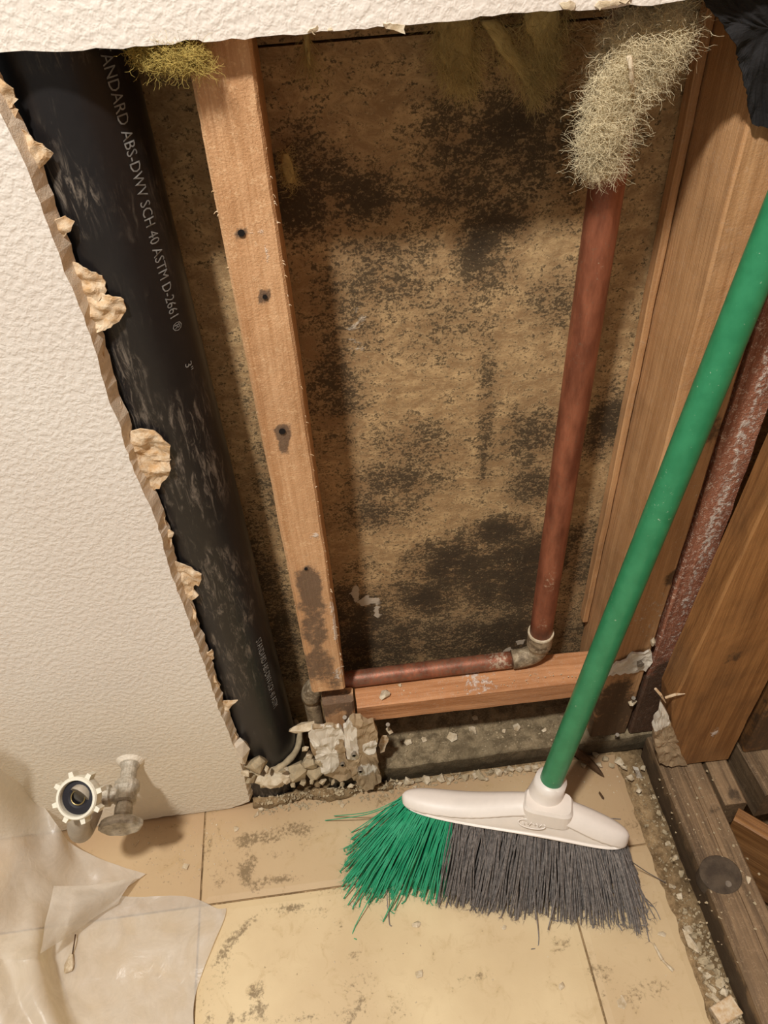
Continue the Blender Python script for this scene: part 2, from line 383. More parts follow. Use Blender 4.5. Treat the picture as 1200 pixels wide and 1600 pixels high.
def tile(x0, x1, y0, y1, dirt, right=None, back=None):
    nu, nv = max(3, int((x1 - x0) / .008)), max(3, int((y1 - y0) / .008))
    g = .0013; wz = rng.uniform(0, .0006)
    def fn(u, v):
        x = x0 + g + (x1 - x0 - 2 * g) * u; y = y0 + g + (y1 - y0 - 2 * g) * v
        if right and u == 1: x += noise.noise(Vector((0, y * 40, 3))) * .005 + noise.noise(Vector((0, y * 160, 3))) * .003
        if back and v == 1: y += noise.noise(Vector((x * 40, 0, 3))) * .004
        e = min(u * (x1 - x0), (1 - u) * (x1 - x0), v * (y1 - y0), (1 - v) * (y1 - y0))
        return (x, y, -.0008 * max(0, 1 - e / .005) + noise.noise(Vector((x * 9, y * 9, 0))) * .0005 - wz)
    vs, fs = grid(fn, nu, nv)
    n = len(vs); rim = [i for i in range(nu + 1)] + [j * (nu + 1) + nu for j in range(1, nv + 1)] + [nv * (nu + 1) + i for i in range(nu - 1, -1, -1)] + [j * (nu + 1) for j in range(nv - 1, 0, -1)]
    for i in rim: vs.append(Vector((vs[i].x, vs[i].y, SUBTOP)))
    m = len(rim); fs += [(rim[k], n + k, n + (k + 1) % m, rim[(k + 1) % m]) for k in range(m)]
    dk = blobs(vs, stains, .5, 60, (1.7, 1.3)); wh = []
    for i, v in enumerate(vs):
        r = math.hypot(v.x - RC.x, (v.y - RC.y)); a = math.atan2(v.y - RC.y, v.x - RC.x)
        ring = math.exp(-((r - .088 + noise.noise(v * 25) * .006) / .0045) ** 2) * (.62 + .5 * noise.noise(v * 18))
        if -2.6 < a < -1.2: ring *= .4
        dk[i] = max(dk[i], ring * 1.2)
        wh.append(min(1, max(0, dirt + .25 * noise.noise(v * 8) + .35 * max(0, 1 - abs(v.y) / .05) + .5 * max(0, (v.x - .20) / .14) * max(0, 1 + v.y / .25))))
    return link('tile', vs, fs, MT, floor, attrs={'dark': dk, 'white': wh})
XS = [-1.147, -.690, -.2335, .2215, .3365]; YS = [-1.49, -1.034, -.577, -.1205, .0]
for i in range(4):
    for j in range(4):
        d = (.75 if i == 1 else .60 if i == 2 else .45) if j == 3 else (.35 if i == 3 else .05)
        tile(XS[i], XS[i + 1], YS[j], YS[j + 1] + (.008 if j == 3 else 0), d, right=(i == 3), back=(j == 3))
# strip of bare subfloor between the broken tile edge and the right hand plate, and the pit beyond the plate
def gv(u, v):
    x = .330 + .050 * u; y = -1.2 + 1.23 * v
    return (x, y, -.010 + noise.noise(Vector((x * 60, y * 40, 2))) * .004 + noise.noise(Vector((x * 160, y * 160, 2))) * .002 + .004 * max(0, 1 - u * 3))
vs, fs = grid(gv, 12, 260)
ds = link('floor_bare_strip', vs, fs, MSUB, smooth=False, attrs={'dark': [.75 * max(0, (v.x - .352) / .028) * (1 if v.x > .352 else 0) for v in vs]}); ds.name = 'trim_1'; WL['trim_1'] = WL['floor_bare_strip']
tag(ds, kind='structure')
bx = boxm(.32, 1.3, -1.6, .2, -.18, -.14); o = link('subfloor', bx[0], bx[1], MSUB, attrs={'dark': [.6] * 8}); o.name = 'trim_2'; tag(o, kind='structure')

# ------------------------------------------------------------------ setting: drywall with the cut opening
cut = []
for u, v in ((390, 1252), (385, 1228), (378, 1200), (370, 1175), (362, 1160), (352, 1130), (345, 1118), (330, 1070), (318, 1035), (300, 985), (288, 950), (270, 905), (262, 880), (255, 850), (243, 812), (232, 785), (222, 765), (207, 728), (193, 690),
             (186, 660), (172, 632), (163, 600), (155, 570), (146, 540), (135, 510), (124, 480), (113, 450), (100, 425), (92, 395), (82, 372), (68, 335), (55, 300), (42, 262), (28, 232), (12, 200), (0, 176), (-20, 130)):
    p = at(u, v, y=0); cut.append((p.x, max(p.z, .004)))
cut.append((-.176, .9015))
for u, v in ((0, 82), (40, 79), (90, 81), (130, 79), (170, 76), (250, 70), (310, 62), (318, 66), (345, 64), (400, 58), (480, 53), (520, 49), (590, 41), (640, 39), (720, 32), (800, 20), (845, 17), (880, 15), (905, 17), (930, 15), (985, 7), (1000, 9), (1040, 5), (1071, 0), (1090, -12), (1130, -14)):
    p = at(u, v, y=0); cut.append((p.x, p.z))
cut += [(.30, .905), (.345, .908)]
outl = [(-1.3, .003), (-.45, .003)]
for u, v in ((200, 1284), (230, 1281), (262, 1275), (300, 1273), (330, 1268), (356, 1265), (375, 1258)):
    p = at(u, v, y=0); outl.append((p.x, max(.0025, p.z)))
outl += cut + [(.345, 2.3), (-1.3, 2.3)]
r2 = random.Random(3)
vs, fs = poly(outl, 0, .0130, .006, .0009, r2)
for v in vs:                                             # the torn edge slopes back into the cavity
    if v.y > .01 and -.2 < v.x < -.13 and v.z < .9: v.x += .0055 + noise.noise(v * 90) * .002
# regular faces on the front so that the stains can be painted: grid insert is not needed, noise does it
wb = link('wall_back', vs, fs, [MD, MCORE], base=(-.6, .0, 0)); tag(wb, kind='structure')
for p in wb.data.polygons:
    if p.normal.y > -.5: p.material_index = 1
def flap(name, pts, parent, mat, y, dep=.012, seed=1, tilt=.0, thick=.0014, attrs_white=None):
    """torn, crumpled scrap: outline of photograph points on a plane Y=y, with relief"""
    R = random.Random(seed); P = []
    n0 = len(pts)
    for i in range(n0):
        a, b = Vector(pts[i]), Vector(pts[(i + 1) % n0]); n = max(1, int((b - a).length / 5))
        for k in range(n): P.append(a.lerp(b, k / n) + Vector((R.uniform(-1.6, 1.6), R.uniform(-1.6, 1.6))))
    c = sum(P, Vector((0, 0))) / len(P); rings = [1, .86, .72, .56, .4, .22]; V, F = [], []; n = len(P); P0 = [sum((P[(i + k) % n] for k in range(-2, 3)), Vector((0, 0))) / 5 for i in range(n)]
    def pt(q, t):
        w = at(q.x, q.y, y=y); m = Vector((w.x, 0, w.z)) * 62 + Vector((seed * 3.1, 0, 0))
        w.y += noise.noise(m) * dep + noise.noise(m * 2.6) * dep * .5 + tilt * (q.x - c.x); return w
    for side in (0, 1):
        for r in rings:
            for q in (P if r == 1 else P0):
                w = pt(c + (q - c) * r, r); w.y += side * thick; V.append(w)
        w = pt(c, 0); w.y += side * thick; V.append(w)
    S1 = n * len(rings) + 1
    for side in (0, 1):
        b = side * S1
        for j in range(len(rings) - 1):
            for k in range(n):
                f = (b + j * n + k, b + j * n + (k + 1) % n, b + (j + 1) * n + (k + 1) % n, b + (j + 1) * n + k); F.append(f if side else f[::-1])
        for k in range(n):
            f = (b + 5 * n + k, b + 5 * n + (k + 1) % n, b + S1 - 1); F.append(f if side else f[::-1])
    for k in range(n): F.append((k, (k + 1) % n, S1 + (k + 1) % n, S1 + k))
    wh = blobs(V, attrs_white) if attrs_white else [0.] * len(V)
    return link(name, V, F, mat, parent, attrs={'white': wh, 'dark': [0.] * len(V)})
YF = .0085
for i, pts in enumerate((
        [(-8, 120), (5, 128), (16, 140), (22, 158), (14, 168), (0, 175), (-12, 150)], [(5, 165), (24, 172), (18, 182), (40, 240), (20, 220)],
        [(18, 190), (36, 208), (50, 218), (62, 226), (78, 240), (70, 252), (56, 268), (44, 268), (30, 230)], [(54, 278), (62, 283), (70, 306), (64, 318), (74, 328), (66, 332), (50, 290)],
        [(82, 342), (96, 338), (110, 350), (106, 362), (94, 372), (88, 372), (80, 350)],
        [(100, 405), (118, 412), (140, 425), (158, 438), (162, 456), (150, 470), (132, 470), (112, 452), (102, 430)], [(128, 468), (150, 460), (172, 462), (188, 470), (194, 484), (186, 500), (160, 515), (143, 520), (133, 500)],
        [(150, 525), (158, 545), (172, 600), (180, 625), (190, 640), (196, 662), (188, 668), (170, 625)],
        [(196, 676), (220, 670), (244, 678), (262, 695), (262, 720), (240, 722), (222, 712), (205, 712)], [(205, 705), (228, 712), (262, 716), (262, 740), (245, 762), (228, 776), (222, 760), (210, 730)],
        [(245, 818), (254, 808), (256, 830), (266, 832), (264, 856), (254, 868), (248, 838)],
        [(262, 882), (272, 878), (284, 884), (296, 890), (312, 897), (308, 915), (294, 918), (306, 930), (296, 938), (284, 930), (272, 908)], [(292, 940), (302, 958), (304, 985), (312, 1005), (304, 1000), (294, 962)],
        [(315, 1020), (328, 1014), (331, 1030), (324, 1042), (318, 1038)], [(330, 1055), (338, 1072), (334, 1080), (328, 1068)], [(342, 1096), (368, 1097), (352, 1103), (354, 1116), (346, 1120)],
        [(356, 1140), (366, 1150), (364, 1160), (358, 1160)], [(362, 1165), (378, 1168), (382, 1180), (378, 1200), (370, 1200)])):
    pts = [(u + 4, v) for u, v in pts]
    flap('torn_paper', pts, wb, MPAP, YF + .001 * (i % 2), .004, i + 1)
for i, pts in enumerate(([(480, 50), (497, 40), (498, 50), (520, 48), (516, 44), (490, 52)], [(598, 37), (604, 44), (632, 53), (632, 40), (620, 37)], [(484, 46), (492, 54), (488, 55)], [(876, 6), (890, 0), (900, 4), (896, 16), (880, 14)], [(930, 10), (938, 18), (944, 10), (960, 8), (985, 5), (984, -2), (936, 2)], [(968, 2), (978, 7), (984, 0), (990, -8), (970, -8)])):
    flap('torn_paper', pts, wb, MPL, -.001, .004, i + 40, thick=.0008)

# ------------------------------------------------------------------ setting: mouldy rear panel
YP = .102
mold = []
def mb(u, v, a, b, s):
    c = at(u, v, y=YP); e = at(u + a, v, y=YP); f = at(u, v - b, y=YP); mold.append((c.x, YP, c.z, (e - c).length, 1, (f - c).length, s))
for q in ((470, 300, 70, 70, .75), (560, 310, 60, 45, .75), (470, 230, 30, 40, .5), (780, 230, 120, 90, .6), (790, 200, 55, 50, .85), (900, 220, 70, 90, .55), (720, 300, 90, 45, .6), (770, 340, 50, 40, .8), (745, 385, 32, 36, 1.0), (755, 425, 40, 40, .55), (600, 420, 80, 70, .42), (540, 470, 50, 90, .38), (700, 500, 60, 50, .3), (870, 470, 40, 40, .4), (520, 600, 40, 80, .5), (760, 670, 12, 110, .55),
          (655, 700, 60, 40, .4), (620, 750, 60, 30, .6), (590, 800, 50, 26, .55), (950, 660, 26, 44, .85), (830, 690, 46, 40, .55), (835, 760, 30, 30, .6), (780, 835, 48, 24, .95), (720, 880, 70, 34, .95), (820, 880, 70, 44, 1.0), (760, 900, 100, 40, .8), (670, 930, 50, 26, 1.0), (800, 920, 60, 40, .9), (790, 1000, 60, 46, .9), (700, 1000, 110, 40, .6), (620, 1010, 60, 40, .7), (920, 880, 40, 60, .5), (560, 980, 60, 60, .8), (440, 760, 30, 90, .6), (400, 900, 30, 90, .6), (560, 1040, 100, 20, .6), (440, 990, 30, 60, .7), (900, 1020, 30, 60, .5)): mb(*q)
pale = []
for u, v, a, b, s in ((575, 940, 22, 6, 1.1), (556, 926, 7, 12, 1.1), (590, 958, 8, 12, .8), (795, 1016, 9, 5, 1.1), (812, 1004, 9, 4, 1.1), (625, 1048, 7, 6, 1.2), (555, 530, 26, 26, .45), (565, 500, 20, 20, .4), (765, 525, 6, 2, 1.2), (672, 856, 3, 2, 1.2), (925, 955, 8, 12, .6)):
    c = at(u, v, y=YP); e = at(u + a, v, y=YP); f = at(u, v - b, y=YP); pale.append((c.x, YP, c.z, (e - c).length, 1, (f - c).length, s))
def rear(x0, x1, z0, z1, yy, st=.006):
    nu, nv = int((x1 - x0) / st), int((z1 - z0) / st)
    vs, fs = grid(lambda u, v: (x0 + (x1 - x0) * u, yy + noise.noise(Vector((u * 5, 0, v * 9))) * .001, z0 + (z1 - z0) * v), nu, nv)
    n = len(vs); rim = [i for i in range(nu + 1)] + [j * (nu + 1) + nu for j in range(1, nv + 1)] + [nv * (nu + 1) + i for i in range(nu - 1, -1, -1)] + [j * (nu + 1) for j in range(nv - 1, 0, -1)]
    for i in rim: vs.append(Vector((vs[i].x, yy + .012, vs[i].z)))
    m = len(rim); fs += [(rim[k], n + k, n + (k + 1) % m, rim[(k + 1) % m])[::-1] for k in range(m)]
    return vs, fs
vs, fs = rear(-.40, .62, .0, .8725, YP)
wr = link('wall_rear', vs, fs, MP, attrs={'dark': blobs(vs, mold, .5, 30, (1.7, 1.35)), 'white': blobs(vs, pale, .5, 120)}, base=(0, .11, 0)); tag(wr, kind='structure')
vs, fs = rear(-.40, .62, .8745, 2.3, YP - .001, .02)
link('upper_board', vs, fs, MP, wr, attrs={'dark': [.1] * len(vs), 'white': [0.] * len(vs)})
bx = boxm(.66, .68, -1.6, .2, -.14, 2.3); vs, fs = bx
o = link('wall_right', vs, fs, MW4, attrs={'gr': [tuple(v) for v in vs], 'dark': [0.] * 8, 'white': [0.] * 8}); tag(o, kind='structure')
bx = boxm(-1.3, .70, .2, .22, -.14, 2.3); vs, fs = bx
o = link('wall_behind', vs, fs, MW4, attrs={'gr': [tuple(v) for v in vs], 'dark': [0.] * 8, 'white': [0.] * 8}); o.name = 'wall_far'; tag(o, kind='structure')

# ------------------------------------------------------------------ studs
YS0, YS1 = .0135, .1005; YM = (YS0 + YS1) / 2; DEP = YS1 - YS0
def px(u, v, y): return at(u, v, y=y)
sd, sw = [], []
for u, v, a, b, s in ((377, 364, 12, 12, .85), (413, 462, 13, 14, 1.3), (441, 676, 16, 15, 1.2), (443, 695, 9, 16, 1.1), (484, 915, 20, 45, .9), (490, 980, 26, 60, .7), (500, 1040, 30, 40, .7), (520, 1060, 20, 30, .6)):
    c = px(u, v, YS0); e = px(u + a, v, YS0); f = px(u, v - b, YS0); sd.append((c.x, YS0, c.z, (e - c).length, .02, (f - c).length, s))
for u, v, a, b, s in ((395, 372, 26, 8, .75), (408, 321, 4, 8, .8), (366, 130, 14, 20, .35), (525, 980, 8, 50, .7), (530, 1050, 14, 20, .6), (490, 838, 14, 4, .8), (416, 390, 6, 40, .5), (440, 460, 6, 30, .4)):
    c = px(u, v, YS0); e = px(u + a, v, YS0); f = px(u, v - b, YS0); sw.append((c.x, YS0, c.z, (e - c).length, .02, (f - c).length, s))
XC, SWD = -.0425, .0392
st = timber('wall_stud', MW1, (XC, YM, .228), (XC, YM, 2.28), SWD, DEP, (1, 0, 0), 'tan wooden stud standing upright in the opening beside the black pipe', 'stud', dark=sd, white=sw, seed=1, ring=.008, ns=8)
for u, v, r in ((377, 363, .0022), (414, 463, .0016), (441, 673, .0026), (478, 888, .0016)):
    c = px(u, v, YS0)
    vs, fs, g = tube([(c.x, YS0 - .0012, c.z), (c.x, YS0 - .0004, c.z), (c.x, YS0 + .006, c.z)], [r * 1.15, r, r * .5], 10)
    link('nail_hole', vs, fs, MDARK, st)
R4 = random.Random(4); hairs = []
for i in range(46):
    z = R4.uniform(.26, .86); x = XC + SWD / 2 * (1 if R4.random() < .75 else -1) ; p = Vector((x - .0005 * (1 if x > XC else -1), YS0 + .001, z)); d = Vector((.6 if x > XC else -.6, R4.uniform(-.6, .2), R4.gauss(-.4, .7))).normalized() * R4.uniform(.0012, .0035)
    hairs.append([p, p + d * .5 + Vector((0, 0, .0006)), p + d])
v, f = fibres(hairs, .0004); tag(link('edge_splinters', v, f, MPAP, st), kind='stuff')
timber('stud_foot', MW1, (XC + .0085, .024, .042), (XC + .0085, .024, .1985), .0375, .021, (1, 0, 0), 'short cut off stud foot under the tan stud, behind torn drywall', 'stud', dark=[(XC, .013, .19, .05, .05, .02, .8), (XC + .02, .013, .15, .008, .02, .05, .8)], seed=2)
# right hand side of the bay
timber('corner_stud', MW2, (.3235, YM, .042), (.3235, YM, 2.28), .050, DEP, (1, 0, 0), 'brown wooden stud behind the broom handle, right side of the mouldy bay', 'stud',
       dark=[(.32, .013, .08, .04, .05, .12, .8), (.345, .013, .36, .012, .02, .016, 1), (.34, .013, .56, .012, .02, .02, .7)], white=[(.34, .013, .45, .02, .01, .1, .3), (.33, .013, .30, .03, .01, .06, .4)], seed=3)
timber('edge_batten', MW2, (.2935, .094, .20), (.2935, .094, 2.28), .007, .013, (1, 0, 0), 'thin wooden strip at the right edge of the mouldy panel', 'strip', seed=4, ns=2, bev=.001)
timber('crusted_stud', MCR, (.3698, YM - .002, .042), (.3698, YM - .002, 2.28), .0355, DEP, (1, 0, 0), 'reddish stud crusted with white plaster grit, right of the broom handle', 'stud',
       white=[(.370, .011, .45, .008, .02, .26, .58), (.379, .011, .50, .006, .02, .28, .46)], dark=[(.37, .011, .1, .04, .05, .12, 1.0)], seed=5, ring=.006, ns=8, wob=.0012)
YF0 = -.045
timber('end_stud', MW4, (.4135, YF0 + .0185, .045), (.4135, YF0 + .0185, 2.28), .106, .037, (1, 0, 0), 'wide orange brown stud with split foot on the right hand plate', 'stud',
       shape=lambda s, x, y: (x + max(0, (.053 - x) / .106) * (-.004 + max(0, min(s * 2.235, .9) - .16) * .058 + max(0, .155 - s * 2.235) * .20), y), dark=[(.41, YF0, .28, .01, .03, .015, .8), (.44, YF0, .40, .012, .03, .02, .9)], white=[(.425, YF0, .12, .006, .01, .01, .9)], seed=6, ns=10)
timber('side_stud', MW4, (.548, -.02, .045), (.548, -.02, 2.28), .118, .038, (1, 0, 0), 'dark brown stud at the right edge of the picture, partly hidden', 'stud', dark=[(.52, -.04, .1, .05, .03, .1, .8)], seed=7)
# plates
fr = []
sole = empty('sole_plate', (.17, .056, 0))
def sv(u, v):
    x = -.062 + (.400 + .062) * u; y = .0105 + (.1015 - .0105) * v
    return (x, y, .0385 + noise.noise(Vector((x * 30, y * 30, 0))) * .004 + noise.noise(Vector((x * 110, y * 110, 0))) * .002 - .006 * max(0, 1 - v * 9) + .004 * v)
vs, fs = grid(sv, 120, 32); n = len(vs)
rim = [i for i in range(121)]
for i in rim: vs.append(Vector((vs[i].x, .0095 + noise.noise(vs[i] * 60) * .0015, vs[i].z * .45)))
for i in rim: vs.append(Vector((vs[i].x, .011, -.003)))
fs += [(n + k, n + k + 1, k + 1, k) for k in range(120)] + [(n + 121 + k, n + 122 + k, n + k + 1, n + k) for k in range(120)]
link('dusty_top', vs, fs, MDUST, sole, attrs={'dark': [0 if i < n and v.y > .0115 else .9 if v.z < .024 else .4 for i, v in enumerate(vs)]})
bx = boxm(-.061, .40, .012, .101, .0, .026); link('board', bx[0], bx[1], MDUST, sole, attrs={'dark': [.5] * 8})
tag(sole, 'low dusty sole plate strewn with plaster, under the orange block', 'plate')
timber('blocking', MW6, (-.0125, .0365, .1675), (.2965, .0365, .1615), .046, .0375, (0, 1, 0), 'short orange wooden block lying crosswise under the copper pipe', 'block', dark=[(.0, .0135, .15, .012, .01, .008, .8)], white=[(.14, .03, .186, .03, .03, .01, .55)], seed=8, ns=6, bev=.003)
ZP = .040
def yp(xf, yf): return (xf, yf)
pl = empty('bottom_plate', (.40, -.35, 0))
timber('board', MW5, (.3885, -1.3, .012), (.3915, .004, .012), .034, .055, (1, 0, 0), parent=pl, dark=[(.375, -.15, .0, .01, .5, .035, .9)], seed=9)
timber('board', MW5, (.4195, -1.3, .0115), (.4195, .002, .0115), .0265, .054, (1, 0, 0), parent=pl, dark=[(.425, -.108, .04, .02, .002, .01, 1.1)], seed=10)
timber('board', MW5, (.452, -.102, .0115), (.452, .002, .0115), .0285, .054, (1, 0, 0), parent=pl, dark=[(.455, -.09, .04, .012, .02, .01, .7)], seed=11)
tag(pl, 'grey brown floor plate of split boards running along the right edge', 'plate')
k0 = at(1126, 1366, z=ZP)
vs, fs, g = tube([(k0.x, k0.y, .02), (k0.x, k0.y, .0397), (k0.x, k0.y, .0404), (k0.x, k0.y, .0406)], [.0245, .0245, .0235, .0195], 32)
vs = [Vector((v.x, k0.y + (v.y - k0.y) * .92, v.z)) for v in vs]
link('knot', vs, fs, flat('knot_wood', srgb(88, 74, 58), .8, .25, 70, .5, alt=srgb(64, 52, 40)), pl)
vs, fs, g = tube([(k0.x + .004, k0.y - .012, .04), (k0.x + .004, k0.y - .012, .0412)], [.004, .0035], 14); tag(link('plug', vs, fs, MNAIL, pl), 'small round nail head in the knot')
timber('side_plate', MW5, (.536, -.095, .0115), (.530, .01, .0115), .088, .060, (1, 0, 0), 'weathered board end under the partly hidden stud, far right', 'board', dark=[(.51, -.10, .04, .014, .02, .01, .9)], seed=12)
timber('loose_block', MW4, at(1147, 1281, z=.040) + Vector((.007, .008, -.07)), at(1300, 1372, z=.040) + Vector((.007, .008, -.07)), .020, .14, (.65, .76, 0), 'orange wooden block wedged diagonally in the gap right of the knot', 'block', seed=13)

# ------------------------------------------------------------------ black waste pipe
PX, PY, PR = -.1445, .0575, .0445
pipe = empty('waste_pipe', (PX, PY, 0))
vs, fs, gr = tube([(PX, PY, .05 + i * .015) for i in range(150)], PR, 64)
vs = [v + Vector((0, 0, 0)) for v in vs]
pd = []
for u, v, a, b, s in ((290, 690, 30, 50, 1), (310, 770, 40, 40, 1.2), (330, 900, 40, 60, 1.2), (360, 990, 30, 70, 1), (80, 200, 30, 30, .7), (130, 330, 30, 60, .6), (190, 560, 30, 60, .5), (380, 1060, 30, 20, .7)):
    c = px(u, v, .015); e = px(u + a, v, .015); f = px(u, v - b, .015); pd.append((c.x, .015, c.z, (e - c).length, .06, (f - c).length, s))
link('pipe_wall', vs, fs, MABS, pipe, smooth=True, attrs={'gr': gr, 'dark': blobs(vs, pd)})
vs, fs, gr = tube([(PX, PY, .0), (PX, PY, .052), (PX, PY, .066), (PX, PY, .068)], [.0525, .0525, .051, .0455], 48)
link('hub', vs, fs, MABS, pipe, smooth=False, attrs={'gr': gr, 'dark': [.2] * len(vs)})
ring = [Vector((PX + math.cos(a) * .049, PY + math.sin(a) * .049, .0675 + .0015 * math.sin(a * 5))) for a in [math.radians(q) for q in range(150, 395, 7)]]
vs, fs, gr = tube(ring, [.0045 + .0016 * noise.noise(Vector((i * .7, 0, 0))) for i in range(len(ring))], 8)
link('putty_ring', vs, fs, MPUT, pipe, smooth=True)
def lettering(text, size, xs, ztop, name, length=None):
    cu = bpy.data.curves.new('t', 'FONT'); cu.body = text; cu.size = size; cu.resolution_u = 2; cu.offset = 0
    ob = bpy.data.objects.new('t', cu); S.collection.objects.link(ob)
    dg = bpy.context.evaluated_depsgraph_get(); me = ob.evaluated_get(dg).to_mesh()
    bm = bmesh.new(); bm.from_mesh(me); bmesh.ops.triangulate(bm, faces=bm.faces)
    V = [v.co.copy() for v in bm.verts]; bm.verts.index_update(); F = [tuple(v.index for v in f.verts) for f in bm.faces]; bm.free()
    ob.evaluated_get(dg).to_mesh_clear(); bpy.data.objects.remove(ob)
    w = max(v.x for v in V); k = (length / w) if length else 1
    a0 = math.asin((xs - PX) / PR); out = []
    for v in V:
        a = a0 + (v.y) / PR                                   # letters stand sideways, their tops to the right
        out.append(Vector((PX + math.sin(a) * (PR + .0005), PY - math.cos(a) * (PR + .0005), ztop - v.x * k)))
    return link(name, out, F, MLET, pipe)
t0 = px(148, 62, .016)
tag(lettering('STANDARD ABS-DWV SCH 40 ASTM D-2661 \u00ae', .0125, -.1135, .902, 'lettering', .197), 'white capitals printed down the pipe')
tag(lettering('3"', .0105, -.112, .6765, 'lettering'), 'white pipe size mark')
tag(lettering('STANDARD ABS-DWV-SCH 40 ASTM', .0120, -.1135, .322, 'lettering', .135), 'small white capitals near the pipe foot')

# ------------------------------------------------------------------ copper pipe
CY, CZ = .047, .1965
cop = empty('copper_pipe', (.224, CY, .15))
cx0 = .2195; cx1 = .2215
path = [(cx0 + (cx1 - cx0) * (i / 60), CY + .004 * i / 60, .240 + i * .0345) for i in range(61)]
vs, fs, g = tube(path, .0135, 28)
cw = []
for u, v, a, b, s in ((942, 400, 10, 22, .5), (930, 455, 12, 14, .85), (860, 905, 14, 30, .5), (846, 985, 14, 12, .6)):
    c = px(u, v, CY - .013); e = px(u + a, v, CY - .013); f = px(u, v - b, CY - .013); cw.append((c.x, CY - .013, c.z, (e - c).length, .01, (f - c).length, s))
link('riser', vs, fs, MCU, cop, smooth=True, attrs={'dark': [.0] * len(vs), 'white': blobs(vs, cw)})
vs, fs, g = tube([(cx0, CY, .212), (cx0, CY, .216), (cx0, CY, .222), (cx0, CY, .243), (cx0, CY, .245)], [.0125, .0128, .0152, .0152, .0140], 28)
tag(link('coupling', vs, fs, MFIT, cop), 'corroded grey reducing coupling')
vs, fs, g = tube([(cx0, CY, .2435), (cx0, CY, .2462)], [.0158, .0156], 28); tag(link('white_ring', vs, fs, MPL, cop), 'thin white ring of flux on top of the coupling')
el = arc((cx0, CY, .217), (cx0, CY, CZ), (cx0 - .032, CY, CZ), 10)
vs, fs, g = tube(el, .0122, 24); tag(link('elbow', vs, fs, MFIT, cop, smooth=True), 'grey corroded elbow')
xl = -.060
vs, fs, g = tube([(cx0 - .034, CY, CZ), (.10, CY, CZ + .001), (xl + .012, CY, CZ + .001)], .0106, 24, sub=10)
link('run', vs, fs, MCU, cop, smooth=True, attrs={'dark': [.5 + .5 * noise.noise(v * 15) for v in vs], 'white': [max(0, .75 - abs(v.x - .17) / .05) for v in vs]})
el = arc((xl + .016, CY, CZ), (xl - .008, CY, CZ), (xl - .008, CY, CZ - .028), 8)
vs, fs, g = tube(el, .0125, 20); tag(link('elbow', vs, fs, MFIT, cop, smooth=True), 'corroded elbow left of the tan stud')
vs, fs, g = tube([(xl - .008, CY, CZ - .024), (xl - .008, CY, .055)], .0106, 20, sub=8); link('drop', vs, fs, MFIT, cop, smooth=True)
tag(cop, 'reddish copper water pipe bending left over the orange block', 'pipe')
tag(pipe, 'thick black plastic waste pipe with white printing, left in the opening', 'pipe')

# ------------------------------------------------------------------ insulation
def tuft(name, spine, wid, dep, nf, mat, label, seed, flen=(.008, .026), r=.00013, core=.72, curl=1.0):
    R = random.Random(seed); root = empty(name, spine[-1]); P = [Vector(p) for p in spine]
    n = 16; pts = [cat1(P, i / n) for i in range(n + 1)]; V, F = [], []
    for i, p in enumerate(pts):
        w = cat1([Vector((q, 0, 0)) for q in wid], i / n).x * core
        for k in range(12):
            a = k / 12 * 6.2832; d = Vector((math.cos(a) * w, math.sin(a) * dep * core * (w / max(wid)), 0))
            d *= 1 + .45 * noise.noise(Vector((math.cos(a) * 2, math.sin(a) * 2, i * .5 + seed)))
            V.append(p + d)
    for i in range(n):
        for k in range(12): F.append((i * 12 + k, i * 12 + (k + 1) % 12, i * 12 + 12 + (k + 1) % 12, i * 12 + 12 + k))
    F.append(tuple(range(12))[::-1]); F.append(tuple(n * 12 + k for k in range(12)))
    link('wool_core', V, F, mat, root, smooth=True)
    lines = []
    for _ in range(nf):
        t = R.random() ** .9; p = cat1(P, t); w = cat1([Vector((q, 0, 0)) for q in wid], t).x
        a = R.uniform(0, 6.2832); q = math.sqrt(R.uniform(.15, 1.15))
        p = p + Vector((math.cos(a) * w * q, math.sin(a) * dep * q * w / max(wid), R.uniform(-.006, .006)))
        T = (cat1(P, min(1, t + .05)) - cat1(P, max(0, t - .05))).normalized()
        d = (T * R.uniform(.2, 1.1) + Vector((R.gauss(0, .8), R.gauss(0, .8), R.gauss(0, .6))) * curl).normalized(); L = R.uniform(*flen); ln = [p]
        for s in range(6):
            d = (d + Vector((R.gauss(0, .75), R.gauss(0, .75), R.gauss(0, .6))) * curl).normalized(); ln.append(ln[-1] + d * L / 6)
        lines.append(ln)
    v, f = fibres(lines, r); tag(link('wool_fibres', v, f, mat, root), kind='stuff')
    return tag(root, label, 'insulation')
def q(u, v, y): return tuple(at(u, v, y=y))
tuft('insulation_tuft', [q(1000, 10, .03), q(985, 70, .022), q(965, 140, .022), q(945, 215, .024), q(938, 262, .028)], [.013, .018, .018, .015, .008], .012, 6500, MINS, 'pale fluffy wool clinging in front of the copper pipe', 11)
tuft('insulation_tuft', [q(1046, -5, .030), q(1044, 45, .022), q(1028, 95, .022), q(1000, 135, .028)], [.015, .015, .011, .004], .010, 3200, MINS, 'pale wool lobe hanging right behind the top of the copper pipe', 12)
tuft('insulation_tuft', [q(712, 10, .075), q(712, 60, .075), q(715, 100, .078), q(722, 125, .08)], [.017, .016, .014, .008], .006, 1800, MINS3, 'brownish wool hanging from above, leftmost broad tuft on the panel', 13, (.010, .024), core=.75, curl=.4)
tuft('insulation_tuft', [q(765, 30, .075), q(795, 80, .075), q(820, 115, .078), q(835, 145, .08)], [.009, .009, .006, .002], .005, 800, MINS3, 'slanting brownish wool wisp hanging left of the copper pipe', 14, (.010, .024), core=.7, curl=.35)
